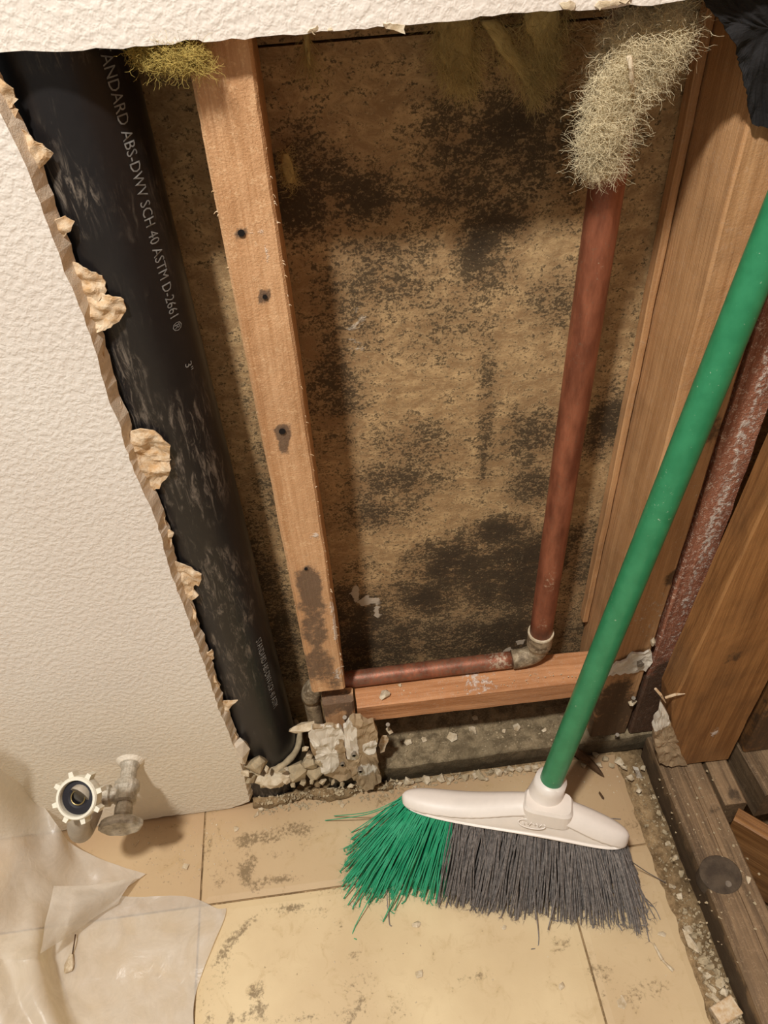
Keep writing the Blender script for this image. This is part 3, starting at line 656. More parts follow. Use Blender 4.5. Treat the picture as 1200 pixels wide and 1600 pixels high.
tuft('insulation_tuft', [q(850, 0, .07), q(848, 45, .07), q(852, 80, .075), q(856, 112, .08)], [.017, .015, .007, .002], .006, 1200, MINS3, 'pointed brownish wool tuft hanging nearest left of the copper pipe', 15, (.010, .024), core=.72, curl=.4)
tuft('insulation_tuft', [q(477, 45, .08), q(480, 75, .08), q(483, 105, .082)], [.0035, .003, .002], .003, 120, MINS3, 'thin wool strand hanging just right of the tan stud top', 16, (.01, .03), core=.6, curl=.3)
tuft('insulation_tuft', [q(218, 78, .02), q(250, 88, .010), q(280, 88, .004), q(312, 96, .004)], [.008, .011, .010, .006], .006, 2200, MINS2, 'yellow wool squeezed beside the top of the tan stud', 17, (.006, .018))
tuft('insulation_tuft', [q(446, 240, .09), q(449, 262, .09), q(455, 285, .092)], [.003, .006, .005], .004, 220, MINS3, 'small brown wool tuft right of the tan stud at the panel edge', 18, (.006, .018))
V = [q(982, 86, .006), q(986, 105, .004), q(987, 128, .006), q(990, 148, .012)]
vs, fs, g = tube([cat1([Vector(p) for p in V], i / 12) for i in range(13)], [.0012, .0018, .0018, .0016, .0018, .0014, .0016, .0016, .0014, .0012, .0012, .001, .0006], 7)
tag(link('paper_curl', vs, fs, MPL), 'thin white paper curl caught in the wool on the copper pipe', 'paper')
# torn black paper high in the right corner
tp = [(1075, -60), (1104, 10), (1122, 28), (1136, 50), (1150, 75), (1158, 100), (1162, 130), (1170, 165), (1176, 195), (1215, 205), (1290, 150), (1300, -60)]
flap('tar_paper', tp, None, MTAR, .008, .004, 77, thick=.001); o = bpy.data.objects['tar_paper']; tag(o, 'torn black building paper hanging in the top right corner', 'paper')

# ------------------------------------------------------------------ broom
A = CAM + (RX * (862 - 600) + RD * (1217 - 800) + RF * FPX) * (.885 / FPX)
B = at(1112, 598, y=-.038)
H = (B - A).normalized()
broom = empty('broom', (A.x - .03, A.y - .02, 0))
E0, E1 = at(622, 1277, z=.09), at(981, 1348, z=.09)
ex = (E1 - E0).normalized(); ez = (H - ex * H.dot(ex)).normalized(); ey = ez.cross(ex)
Lh = (E1 - E0).length; HD = .0225
O = E0 + ey * HD                                                        # bottom centre of the left end
top = A + H * ((1.18 - A.z) / H.z)
pa = A - H * .055
hp = [pa.lerp(top, i / 60) for i in range(61)]
vs, fs, g = tube(hp, [.0131] * 59 + [.012, .008], 28); link('handle', vs, fs, MHANDLE, broom, smooth=True)
sc0 = (A - O).dot(ex) / Lh
NS, NC = 110, 112; vs, fs = [], []
for i in range(NS + 1):
    s = i / NS; t = 2 * s - 1
    e = max(0, 1 - abs(t) ** 9) ** .5 if abs(t) < 1 else 0
    e = max(e, .02)
    hd = (HD * (.80 + .20 * (1 - t * t))) * e
    pk = math.exp(-((s - sc0) / .30) ** 2)
    hh = (.021 + .034 * pk) * (.45 + .55 * e)
    cz = .004 * (1 - e)
    for k in range(NC):
        a = 2 * math.pi * k / NC
        cx, sz = math.cos(a), math.sin(a)
        p_ = 2.6; rx = math.copysign(abs(cx) ** (2 / p_), cx); rz = math.copysign(abs(sz) ** (2 / p_), sz)
        zz = (rz * .5 + .5); y = hd * rx * (1 - .42 * max(0, zz - .3)); z = cz + hh * zz
        # long moulded groove on the front face
        if cx < 0:
            lo_, hi_ = .20, .34 + .46 * max(0, 1 - abs(t) ** 2.2) * (.55 + .45 * pk)
            sm = lambda q: min(1, max(0, q)) ** 2 * (3 - 2 * min(1, max(0, q)))
            g1 = sm((zz - lo_) / .08) * sm((hi_ - zz) / .05) * sm((.93 - abs(t)) / .06)
            y += .0042 * g1; z -= .0016 * g1
        vs.append(O + ex * (s * Lh) + ey * y + ez * z)
for i in range(NS):
    for k in range(NC): fs.append((i * NC + k, i * NC + (k + 1) % NC, (i + 1) * NC + (k + 1) % NC, (i + 1) * NC + k))
fs.append(tuple(range(NC))[::-1]); fs.append(tuple(NS * NC + k for k in range(NC)))
head = link('head', vs, fs, MHEAD, broom, smooth=True)
b0 = A - H * .055
sv_, sf_, g = tube([b0, A - H * .030, A - H * .012, A - H * .001, A, A - H * .001, A - H * .02], [.0235, .0205, .0186, .0180, .0172, .0156, .0150], 36, False)
link('socket', sv_, sf_, MHEAD, head, smooth=True)
# raised foot of the socket
c = O + ex * (sc0 * Lh); pv = []
def rr(x, y, z): return c + ex * x + ey * y + ez * z
pf = []
for z, kx in ((.030, 1.0), (.050, 1.0), (.0545, .9)):
    for k in range(28):
        a = 2 * math.pi * k / 28; cx, sx = math.cos(a), math.sin(a)
        pv.append(rr(math.copysign(abs(cx) ** .45, cx) * .0285 * kx, math.copysign(abs(sx) ** .45, sx) * .0175 * kx - .001, z))
for j in range(2):
    for k in range(28): pf.append((j * 28 + k, j * 28 + (k + 1) % 28, j * 28 + 28 + (k + 1) % 28, j * 28 + 28 + k))
pf.append(tuple(56 + k for k in range(28)))
link('socket_foot', pv, pf, MHEAD, head)
# moulded oval mark on the head
s0 = sc0 - .06; oc = O + ex * (s0 * Lh) + ey * (-HD * .86) + ez * .032
nrm = (-ey * .8 + ez * .6).normalized(); tv = nrm.cross(ex).normalized()
ov = [oc + ex * math.cos(a) * .0155 + tv * math.sin(a) * .0050 for a in [i / 28 * 6.2832 for i in range(29)]]
v1 = tube(ov, .0008, 6)
rows = [tube([oc + ex * x0 + tv * (.0022 * math.sin(i * 1.9 + 1)), oc + ex * (x0 + .003) + tv * (-.0022 * math.sin(i * 1.9 + 1))], .0006, 5) for i, x0 in enumerate([-.011, -.007, -.003, .001, .005, .0085])]
tag(link('emblem', *join(v1, *rows)[:2], MHEAD, head, smooth=True), 'raised oval maker mark')
# bristles
def bristles(s0, s1, n, seed, mat, name, label):
    R = random.Random(seed); lines = []
    for i in range(n):
        s = R.uniform(s0, s1); row = R.random() * 2 - 1
        rt = O + ex * (s * Lh * .965 + .017 * Lh) + ey * (row * HD * .72) + ez * .004
        k0, k1 = max(0, 1 - s / .24), max(0, (s - .5) / .5)
        dx = -.026 * (1 - k1) - .058 * k0 + .022 * k1 + R.gauss(0, .007)
        dy = -.046 + .010 * row + .052 * k0 * (.45 - .75 * R.random()) + R.gauss(0, .004) + (.012 if row > .3 else 0)
        zf = .0025 + abs(R.gauss(0, .003)) + (.010 * R.random() if R.random() < .25 else 0)
        tip = Vector((rt.x + dx, rt.y + dy, zf)); mid = rt.lerp(tip, .55) + Vector((0, R.gauss(0, .002), .004 + R.gauss(0, .003))) + ex * R.gauss(0, .0035)
        if R.random() < .02: tip += Vector((R.gauss(0, .018), R.gauss(-.004, .012), 0))
        ln = [rt * (1 - t) ** 2 + mid * 2 * t * (1 - t) + tip * t * t for t in (0, .2, .4, .6, .8, 1)]
        if zf < .005 and R.random() < .45: ln.append(tip + Vector((R.gauss(0, .003), R.gauss(-.002, .003), .0005)))
        lines.append(ln)
    V, F = [], []
    for ln in lines:
        v, f, g = tube(ln, .00072, 4, False); b = len(V); V += v; F += [tuple(i + b for i in q_) for q_ in f]
    # frayed tips
    fr_ = []
    for ln in lines:
        for _ in range(3):
            p = ln[-1] + Vector((R.gauss(0, .0015), R.gauss(0, .0015), abs(R.gauss(0, .002)))); d = Vector((R.gauss(0, 1), R.gauss(-.3, 1), R.gauss(0, .3))).normalized()
            e = p + d * R.uniform(.003, .008); e.z = max(.001, e.z); fr_.append([p, (p + e) / 2 + Vector((0, 0, .001)), e])
    v, f = fibres(fr_, .00016); b = len(V); V += v; F += [tuple(i + b for i in q_) for q_ in f]
    o = link(name, V, F, mat, broom); o['label'] = label; o['kind'] = 'stuff'
bristles(.0, .235, 420, 21, MGB, 'green_bristles', 'splayed bright green bristles at the left end')
bristles(.225, 1.0, 1150, 22, MGR, 'grey_bristles', 'dense dark grey bristles')
def stray(pts, mat, label, r=.0006):
    P = [at(u, v, z=z) for u, v, z in pts]
    vs, fs, g = tube([cat1(P, i / 14) for i in range(15)], r, 5)
    tag(link('stray_bristle', vs, fs, mat, broom), label)
stray([(630, 1250, .085), (575, 1272, .05), (508, 1282, .004)], MGB, 'long green bristle sticking out left')
stray([(628, 1246, .085), (580, 1268, .06), (522, 1275, .006)], MGB, 'green bristle sticking out left')
stray([(630, 1282, .085), (600, 1360, .04), (553, 1452, .002), (557, 1468, .0015)], MGB, 'long green bristle bent to the front')
stray([(810, 1308, .085), (830, 1380, .04), (842, 1470, .002), (830, 1483, .0015)], MGR, 'long grey bristle bent to the front')
stray([(604, 1390, .02), (608, 1440, .002), (612, 1447, .0015)], MGR, 'grey hooked bristle')
stray([(985, 1345, .08), (1010, 1362, .03), (1040, 1379, .001)], MGR, 'grey bristle at the right end')
stray([(988, 1385, .04), (1020, 1415, .004), (1032, 1437, .001)], MGR, 'grey hooked bristle at the right end')
stray([(945, 1278, .004), (970, 1280, .002)], MGR, 'loose grey bristle')
tag(broom, 'green handled broom with white head and grey bristles, leaning on the right wall', 'broom')

# ------------------------------------------------------------------ shut off valve with hose end
VX, VZ = -.293, .152
val = empty('shutoff_valve', (VX, 0, VZ))
vs, fs, g = tube([(VX, .012, VZ), (VX, -.006, VZ), (VX, -.010, VZ), (VX, -.034, VZ)], [.0115, .0115, .0095, .0095], 20); link('stub', vs, fs, MCHR, val, smooth=False)
vs, fs, g = tube([(VX, -.000, VZ), (VX, -.004, VZ)], [.017, .0125], 24); tag(link('plaster_collar', vs, fs, MD, val, attrs={'dark': [.3] * len(vs)}), 'paint and plaster around the stub')
vs, fs, g = tube([(VX, -.026, VZ), (VX, -.028, VZ), (VX, -.036, VZ), (VX, -.040, VZ), (VX, -.052, VZ), (VX, -.054, VZ)], [.011, .0145, .0152, .013, .013, .010], 18); link('body', vs, fs, MCHR, val)
vs, fs, g = tube([(VX, -.052, VZ), (VX, -.060, VZ), (VX, -.068, VZ), (VX, -.072, VZ)], [.0085, .0105, .0105, .0080], 12); tag(link('packing_nut', vs, fs, MCHR, val), 'faceted grey packing nut')
hv, hf = [], []
for y, r in ((-.073, .006), (-.074, .0215), (-.077, .0245), (-.082, .0245), (-.0845, .0215), (-.0850, .010), (-.0865, .006), (-.0865, .001)):
    for k in range(40):
        a = 2 * math.pi * k / 40; w = r * (1 + (.035 * math.cos(8 * a) if r > .02 else 0)); hv.append(Vector((VX - .001 + math.cos(a) * w, y, VZ + math.sin(a) * w * .72)))
for j in range(7):
    for k in range(40): hf.append((j * 40 + k, j * 40 + 40 + k, j * 40 + 40 + (k + 1) % 40, j * 40 + (k + 1) % 40))
tag(link('handle', hv, hf, MCHR, val), 'oval ribbed grey turning handle')
VY = -.042
vs, fs, g = tube([(VX, VY, VZ), (VX - .016, VY, VZ + .001), (VX - .018, VY, VZ + .001), (VX - .030, VY, VZ + .002)], [.0095, .0095, .0125, .0125], 14); link('outlet', vs, fs, MCHR, val)
NC_ = at(122, 1246, y=-.105)
axis = Vector((-.10, -.62, .78)).normalized()
bx1 = Vector((1, 0, 0)); bx1 = (bx1 - axis * bx1.dot(axis)).normalized(); by1 = axis.cross(bx1)
q0 = Vector((VX - .026, VY, VZ + .002)); q1 = NC_ - axis * .012
low = at(128, 1300, y=-.085)
pth = [q0, q0 + Vector((-.014, -.004, -.004)), low + Vector((.010, .022, .006)), low + Vector((.0, .002, -.002)), low.lerp(q1, .5) + Vector((-.004, -.010, -.004)), q1, NC_ - axis * .002]
vs, fs, g = tube([cat1(pth, i / 36) for i in range(37)], .0115, 22); tag(link('elbow', vs, fs, flat('grey_elbow', srgb(176, 164, 146), .5, .15, 60, .2), val, smooth=True), 'dusty grey plastic elbow of the hose end')
nv_, nf_ = [], []
prof = [(.0150, -.012), (.0205, -.010), (.0212, -.004), (.0212, .004), (.0200, .006), (.0178, .006), (.0172, .004), (.0170, -.004), (.0150, -.0045)]
for r, z in prof:
    for k in range(36):
        a = 2 * math.pi * k / 36; nv_.append(NC_ + (bx1 * math.cos(a) + by1 * math.sin(a)) * r + axis * z)
for j in range(len(prof) - 1):
    for k in range(36): nf_.append((j * 36 + k, j * 36 + (k + 1) % 36, j * 36 + 36 + (k + 1) % 36, j * 36 + 36 + k))
nut = link('coupling_nut', nv_, nf_, MNUT, val, smooth=False); tag(nut, 'cream plastic winged coupling nut')
for k in range(8):
    a = 2 * math.pi * k / 8 + .2; d = bx1 * math.cos(a) + by1 * math.sin(a); t_ = axis.cross(d); wv = []
    for z in (-.009, .003):
        for rr_, tt in ((.0195, -.0028), (.0262, -.0022), (.0262, .0022), (.0195, .0028)): wv.append(NC_ + d * rr_ + t_ * tt + axis * z)
    link('wing', wv, [(3, 2, 1, 0), (4, 5, 6, 7), (0, 1, 5, 4), (1, 2, 6, 5), (2, 3, 7, 6), (3, 0, 4, 7)], MNUT, nut)
rv, rf = [], []
prof = [(.0168, -.003), (.0166, -.0005), (.0105, .0002), (.0075, -.001), (.0068, -.004), (.0060, -.012)]
for r, z in prof:
    for k in range(36):
        a = 2 * math.pi * k / 36; rv.append(NC_ + (bx1 * math.cos(a) + by1 * math.sin(a)) * r + axis * z)
for j in range(len(prof) - 1):
    for k in range(36): rf.append((j * 36 + k, j * 36 + (k + 1) % 36, j * 36 + 36 + (k + 1) % 36, j * 36 + 36 + k))
rf.append(tuple(5 * 36 + k for k in range(36)))
tag(link('washer', rv, rf, MRUB, nut), 'black rubber washer')
ov = [NC_ + (bx1 * math.cos(a) + by1 * math.sin(a)) * .0072 + axis * .0002 for a in [i / 24 * 6.2832 for i in range(25)]]
vs, fs, g = tube(ov, .0007, 6); tag(link('brass_rim', vs, fs, flat('brass', srgb(150, 130, 84), .4, .2, 90, .1, metal=.6), nut), 'thin brass rim in the washer')
tag(val, 'old grey shut off valve with white nutted hose end, low on the painted wall', 'valve')

# ------------------------------------------------------------------ plastic sheet
ctl = [[(-330, 1130, .46), (-160, 1150, .34), (-30, 1175, .20), (48, 1238, .10), (90, 1290, .06), (112, 1318, .02), (165, 1345, .006), (228, 1366, .004)],
       [(-360, 1240, .46), (-190, 1260, .33), (-50, 1290, .17), (40, 1330, .08), (85, 1365, .04), (125, 1376, .014), (155, 1388, .005), (186, 1404, .004)],
       [(-380, 1330, .44), (-210, 1350, .30), (-70, 1390, .15), (20, 1410, .075), (62, 1430, .055), (110, 1422, .010), (190, 1412, .005), (284, 1399, .004)],
       [(-400, 1440, .40), (-230, 1460, .26), (-90, 1480, .13), (0, 1490, .075), (55, 1490, .065), (85, 1475, .010), (200, 1450, .005), (338, 1419, .004)],
       [(-405, 1460, .39), (-234, 1478, .25), (-91, 1496, .127), (2, 1506, .074), (58, 1505, .064), (88, 1508, .010), (202, 1486, .005), (352, 1429, .004)],
       [(-420, 1540, .36), (-250, 1560, .22), (-100, 1570, .11), (10, 1580, .07), (75, 1570, .055), (110, 1570, .010), (200, 1560, .004), (307, 1545, .004)],
       [(-440, 1660, .30), (-270, 1680, .18), (-110, 1690, .10), (30, 1690, .06), (105, 1660, .045), (140, 1650, .008), (220, 1640, .005), (303, 1620, .004)],
       [(-440, 1780, .26), (-270, 1800, .15), (-100, 1800, .09), (50, 1800, .05), (130, 1780, .03), (170, 1770, .006), (240, 1760, .005), (300, 1740, .004)]]
C3 = [[at(u, v, z=z) for u, v, z in row] for row in ctl]
C3[0][0], C3[0][1], C3[0][2] = at(-420, 1035, y=-.13), at(-235, 1085, y=-.095), at(-62, 1160, y=-.06)    # the heap stands close to the wall
def sh(u, v):
    p = cat1([cat1(r, u) for r in C3], v)
    w = .35 + .65 * (1 - u)
    n = noise.noise(Vector((p.x * 14, p.y * 22, 1))) * .010 * w + (abs(noise.noise(Vector((p.x * 26 + p.y * 20, p.y * 9, 4)))) - .2) * .012 * w + noise.noise(Vector((p.x * 60, p.y * 60, 8))) * .0015
    p.z = max(.0012, p.z + n); return p
vs, fs = grid(sh, 120, 100); sheet = link('plastic_sheet', vs, fs, MSH, smooth=True, base=(-.38, -.15, 0))
tag(sheet, 'crumpled milky plastic sheet spread over the lower left corner', 'sheet')
fp = [[(62, 1490, .05), (72, 1440, .07), (84, 1384, .075)], [(95, 1470, .035), (115, 1425, .055), (130, 1384, .055)], [(130, 1445, .02), (155, 1410, .035), (175, 1378, .035)], [(185, 1412, .010), (196, 1390, .018), (213, 1371, .012)]]
F3 = [[at(u, v, z=z + .004) for u, v, z in r] for r in fp]
vs, fs = grid(lambda u, v: cat1([cat1(r, v) for r in F3], u) + Vector((0, 0, noise.noise(Vector((u * 4, v * 3, 2))) * .004)), 40, 24)
tag(link('fold', vs, fs, MSH, sheet, smooth=True), 'turned over whitish fold')
# sliver of wood and crumb lying under the gap of the sheet
vs, fs, g = tube([at(118, 1460, z=.012), at(115, 1480, z=.010), at(112, 1498, z=.008)], .0008, 6); tag(link('splinter', vs, fs, MSPL), 'thin dark splinter stuck beside the fold of the plastic', 'splinter')
vs, fs = hull(at(108, 1508, z=.010), .011, random.Random(5), 12, (.6, 1.3, .4)); tag(link('plaster_chunk', vs, fs, MPL), 'pale plaster flake at the tip of the thin splinter', 'plaster')

# ------------------------------------------------------------------ torn drywall scraps and fixings
def wblob(u, v, a, b, s, y):
    c = px(u, v, y); e = px(u + a, v, y); f = px(u, v - b, y); return (c.x, y, c.z, (e - c).length, .05, (f - c).length, s)
s1 = flap('drywall_scrap', [(482, 1150), (490, 1137), (530, 1134), (538, 1150), (540, 1180), (553, 1216), (530, 1219), (508, 1214), (498, 1195), (486, 1172)], None, MSC, -.003, .004, 61, thick=.006,
          attrs_white=[wblob(505, 1150, 26, 20, 1.2, 0), wblob(510, 1180, 18, 34, 1.2, 0), wblob(536, 1142, 12, 14, 1.0, 0)])
tag(s1, 'torn drywall scrap, left of the two in front of the stud foot', 'drywall')
s2 = flap('drywall_scrap', [(537, 1142), (552, 1122), (585, 1130), (590, 1150), (588, 1172), (592, 1205), (596, 1222), (572, 1237), (552, 1218), (543, 1185)], None, MSC, -.009, .004, 63, thick=.007,
          attrs_white=[wblob(548, 1152, 12, 34, 1.2, 0), wblob(577, 1158, 14, 12, 1.2, 0), wblob(572, 1195, 20, 16, .62, 0)])
tag(s2, 'torn drywall scrap, right of the two in front of the stud foot', 'drywall')
for (u, v, par, y) in ((535, 1193, s1, -.004), (553, 1178, s2, -.012), (563, 1203, s2, -.012)):
    c = px(u, v, y)
    vs, fs, g = tube([(c.x, y + .004, c.z), (c.x, y - .002, c.z), (c.x, y - .0026, c.z), (c.x, y - .0026, c.z), (c.x, y - .0014, c.z)], [.003, .0034, .0032, .0020, .0016], 14)
    sc_ = link('screw', vs, fs, MNAIL, par)
    vs, fs, g = tube([(c.x, y - .0015, c.z), (c.x, y - .0018, c.z)], [.0019, .0017], 10); link('recess', vs, fs, MDARK, sc_)
vs, fs = hull(px(470, 1137, .005), .016, random.Random(8), 16, (1.25, .5, .5), 0.1); tag(link('plaster_chunk', vs, fs, MPL), 'long white plaster piece poking out left of the torn scraps', 'plaster')
s3 = flap('drywall_scrap', [(948, 1056), (958, 1040), (985, 1027), (1018, 1016), (1020, 1035), (1010, 1050), (975, 1053)], None, MSC, .0085, .004, 64, thick=.003, attrs_white=[wblob(985, 1038, 60, 30, 1.5, .012)])
tag(s3, 'white drywall strip nailed across the brown corner stud', 'drywall')
c = px(1000, 1037, .006); vs, fs, g = tube([(c.x, .012, c.z), (c.x, .004, c.z), (c.x, .0034, c.z)], [.002, .0045, .004], 12); link('nail_head', vs, fs, MNAIL, s3)
s4 = flap('drywall_scrap', [(1022, 1140), (1032, 1112), (1036, 1104), (1042, 1112), (1050, 1135), (1062, 1165), (1072, 1196), (1050, 1196), (1030, 1195), (1024, 1165)], None, MSC, -.047, .004, 65, thick=.008, attrs_white=[wblob(1034, 1128, 14, 20, 1.4, -.05)])
tag(s4, 'brown drywall corner with broken white top at the foot of the split stud', 'drywall')
s5 = flap('drywall_scrap', [(992, 1203), (1000, 1205), (1012, 1232), (1008, 1240), (996, 1222)], None, MSC, -.03, .003, 66, thick=.005, attrs_white=[wblob(1000, 1220, 20, 30, 1.4, -.03)])
tag(s5, 'small white drywall sliver in the floor corner by the right plate', 'drywall')
def nail(u, v, y, L, label, lean=(0, 0, 1), fl=True):
    p = px(u, v, y); root = empty('bent_nail', p); d = Vector(lean).normalized()
    vs, fs, g = tube([p, p + d * L], .0013, 8); link('shank', vs, fs, MNAIL, root)
    vs, fs, g = tube([p + d * L, p + d * (L + .001)], [.0028, .0026], 10); link('nail_head', vs, fs, MNAIL, root)
    if fl:
        vs, fs = hull(p, .0065, random.Random(int(u)), 14, (1, .7, .8)); link('plaster_crust', vs, fs, MPL, root)
    return tag(root, label, 'nail')
nail(608, 1142, .008, .022, 'nail with a plaster crust below the orange block', (-.05, -.2, 1))
nail(988, 1098, .008, .016, 'crusted nail on the dark foot of the brown corner stud', (-.15, -.2, 1))
nail(962, 1152, .008, .014, 'thin nail at the very bottom of the brown corner stud', (-.1, -.3, 1), False)
nail(540, 1128, .010, .020, 'nail standing in the cut off stud foot', (.0, -.3, 1), False)
pts = [q(604, 1148, .0), q(600, 1165, -.002), q(594, 1180, -.002)]
s6 = flap('paper_shred', [(598, 1150), (606, 1148), (607, 1160), (602, 1172), (594, 1175), (592, 1164)], None, MPAP, .006, .004, 71, thick=.001); tag(s6, 'brown paper shred under the crusted nail below the orange block', 'paper')
vs, fs = hull(px(1020, 1003, .006), .006, random.Random(2), 12, (.6, .6, 1.4)); tag(link('plaster_chunk', vs, fs, MPL), 'white plaster bit on the edge of the crusted stud', 'plaster')
vs, fs = hull(px(1166, 797, .004), .006, random.Random(3), 12, (.7, .6, 1.1)); tag(link('plaster_chunk', vs, fs, MPL), 'white plaster bit in the black gap beside the split stud', 'plaster')
sp = [at(893, 1168, z=.030), at(918, 1188, z=.016), at(944, 1214, z=.003)]
vs, fs, g = tube([cat1(sp, i / 8) for i in range(9)], [.003, .0055, .006, .006, .0055, .005, .004, .0025, .0006], 6); tag(link('splinter', vs, fs, MSPL), 'brown wooden splinter leaning right of the broom handle', 'splinter')
vs, fs = hull(at(940, 1244, z=.002), .006, random.Random(6), 10, (.4, 1.3, .35), .2); tag(link('bark_chip', vs, fs, MSPL), 'dark chip on the floor above the right part of the broom head', 'chip')
vs, fs = hull(px(1099, 1060, -.05) , .004, random.Random(9), 10); 
# splinters at the gap between the crusted and the split stud
for i, (a, b) in enumerate((((1024, 1076), (1040, 1098)), ((1040, 1090), (1070, 1084)))):
    vs, fs, g = tube([px(*a, -.047), px((a[0] + b[0]) / 2, (a[1] + b[1]) / 2 - 2, -.05), px(*b, -.0475)], [.0016, .0018, .0006], 6)
    tag(link('splinter', vs, fs, MPAP), ('pale splinter standing at the foot of the crusted stud', 'yellowish splinter across the foot of the split stud')[i], 'splinter')

# ------------------------------------------------------------------ rubble
# chunks of mortar around the foot of the black pipe
for i, (u, v, r, sq_, lab, m) in enumerate((
        (400, 1195, .017, (1, .7, 1.1), 'pale mortar lump directly below the black pipe, leftmost', MPUT), (425, 1213, .024, (1.35, .8, .5), 'long flat mortar slab lying below the black pipe', MPL),
        (466, 1205, .017, (.9, .8, 1.2), 'grey curved mortar piece right below the black pipe', MPUT), (485, 1190, .013, (1, .8, 1), 'rounded mortar lump left of the torn scraps', MPUT), (483, 1180, .008, (.7, .6, 1.3), 'small upright mortar flake left of the torn scraps', MPL),
        (494, 1203, .015, (1.1, .8, 1), 'mortar lump touching the left torn scrap', MPUT), (500, 1180, .008, (1, .8, 1), 'small mortar crumb tucked behind the left torn scrap', MPUT), (378, 1172, .018, (.6, .7, 1.5), 'grey brown mortar flake wedged beside the cut drywall edge', MCORE))):
    p = px(u, v, .006); vs, fs = hull(p, r, random.Random(100 + i), 20, sq_, 0.2 * (i % 3 - 1)); tag(link('mortar_chunk', vs, fs, m), lab, 'mortar')
bx = lumber((-.168, .002, .005), (.022, .002, .005), .012, .012, (0, 1, 0), .004, 6, .003, .006, 33)
o = link('mortar_bed', bx[0], bx[1], MSUB, attrs={'dark': [.0 if v.z > .010 else .45 for v in bx[0]]}); tag(o, 'crumbly mortar bed under the black pipe foot', 'mortar')
# dusty ledge of old glue in front of it
ro = random.Random(55)
lump = [(392, 1218, .008), (410, 1226, .007), (432, 1228, .006), (448, 1219, .008), (458, 1225, .006), (474, 1222, .007), (488, 1219, .006), (505, 1222, .006), (520, 1222, .005), (534, 1224, .006), (548, 1228, .005), (384, 1208, .007), (418, 1203, .006), (441, 1203, .006), (498, 1192, .006), (477, 1170, .006)]
for i, (u, v, r) in enumerate(sorted(lump)):
    p_ = px(u, v, -.003); vs, fs = hull(p_, r, random.Random(300 + i), 12, (1.1, .7, .9)); tag(link('mortar_crumb', vs, fs, MPUT if i % 3 else MPL), 'small mortar crumb at the black pipe foot, %s from the left' % ('first second third fourth fifth sixth seventh eighth ninth tenth eleventh twelfth thirteenth fourteenth fifteenth sixteenth'.split()[i]), 'mortar', 'mortar crumbs at the pipe foot')
ORD = 'first second third fourth fifth sixth seventh eighth ninth tenth eleventh twelfth thirteenth fourteenth fifteenth sixteenth seventeenth eighteenth nineteenth twentieth twenty-first twenty-second twenty-third twenty-fourth twenty-fifth twenty-sixth twenty-seventh twenty-eighth'.split()
def rank(items, key): return {t: ORD[i] for i, t in enumerate(sorted(items, key=key))}
def chunk(u, v, z, r, label, group, sq_=(1, 1, .7), m=MPL, seed=None):
    c = at(u, v, z=z + r * sq_[2] * .75); vs, fs = hull(c, r, random.Random(seed if seed is not None else ro.randint(0, 9999)), 11, sq_)
    return tag(link('plaster_chunk', vs, fs, m), label, 'plaster', group)
row = ((637, 1222, .009), (625, 1224, .005), (655, 1220, .006), (664, 1219, .008), (677, 1218, .005), (690, 1216, .007), (704, 1217, .006), (718, 1213, .005), (728, 1213, .007), (742, 1212, .006), (752, 1210, .010), (768, 1208, .006), (778, 1206, .008), (790, 1207, .005), (798, 1202, .007), (812, 1202, .006), (825, 1201, .007), (836, 1198, .006), (617, 1226, .005), (608, 1230, .004), (648, 1228, .004), (700, 1224, .0035), (760, 1218, .004))
rk = rank(row, lambda t: t[0])
for u, v, r in row:
    chunk(u, v, .001, r, 'plaster crumb along the sole plate foot, %s from the left' % rk[(u, v, r)], 'plaster crumbs along the sole plate', m=MPL if ro.random() < .7 else MPUT)
corner = ((905, 1180, .008), (918, 1186, .006), (930, 1178, .007), (945, 1186, .006), (955, 1196, .005), (912, 1196, .005), (936, 1196, .006), (968, 1190, .008), (975, 1200, .005), (925, 1172, .005), (985, 1215, .006), (998, 1236, .005), (1005, 1200, .005))
rk = rank(corner, lambda t: t[0])
for u, v, r in corner:
    chunk(u, v, .001, r, 'plaster crumb in the right corner behind the broom, %s from the left' % rk[(u, v, r)], 'plaster crumbs in the right corner', m=MPL if ro.random() < .6 else MPUT)
for u, v, r, lb in ((636, 1158, .0075, 'flat plaster piece on the dusty plate, leftmost'), (706, 1150, .010, 'pale plaster piece on the middle of the dusty plate'), (738, 1142, .009, 'upright plaster flake on the dusty plate'), (662, 1155, .005, 'small crumb on the left part of the dusty plate'), (806, 1136, .008, 'plaster piece on the dusty plate nearest the broom handle'), (742, 1122, .005, 'small crumb at the back of the dusty plate'), (788, 1142, .004, 'tiny crumb on the right of the dusty plate'), (850, 1140, .005, 'crumb on the dusty plate beside the broom handle')):
    chunk(u, v, .041, r, lb, None, (1, 1, .45))
chunk(601, 1084, .186, .009, 'white crumbled plaster lump on the orange block', None, (1, .8, .7))
chunk(625, 1070, .186, .003, 'tiny white plaster speck on the left of the orange block', None)
rub = ((1090, 1480, .010), (1098, 1500, .008), (1110, 1510, .007), (1118, 1520, .009), (1105, 1525, .006), (1125, 1535, .008), (1112, 1545, .008), (1132, 1550, .007), (1120, 1560, .009), (1138, 1565, .006), (1128, 1575, .007), (1108, 1555, .005), (1095, 1515, .005), (1140, 1585, .006), (1125, 1592, .008), (1146, 1598, .007), (1064, 1365, .007), (1075, 1455, .008), (1085, 1462, .006), (1040, 1300, .005), (1045, 1320, .006), (1055, 1340, .006), (1030, 1270, .006), (1022, 1245, .005), (1050, 1385, .006), (1062, 1400, .006), (1070, 1425, .005))
rk = rank(rub, lambda t: t[1])
for u, v, r in rub:
    chunk(u, v, -.010, r * .85, 'plaster rubble in the gap beside the right plate, %s from the corner' % rk[(u, v, r)], 'plaster rubble in the right gap', (1, 1, .8), MPL if ro.random() < .65 else MPUT)
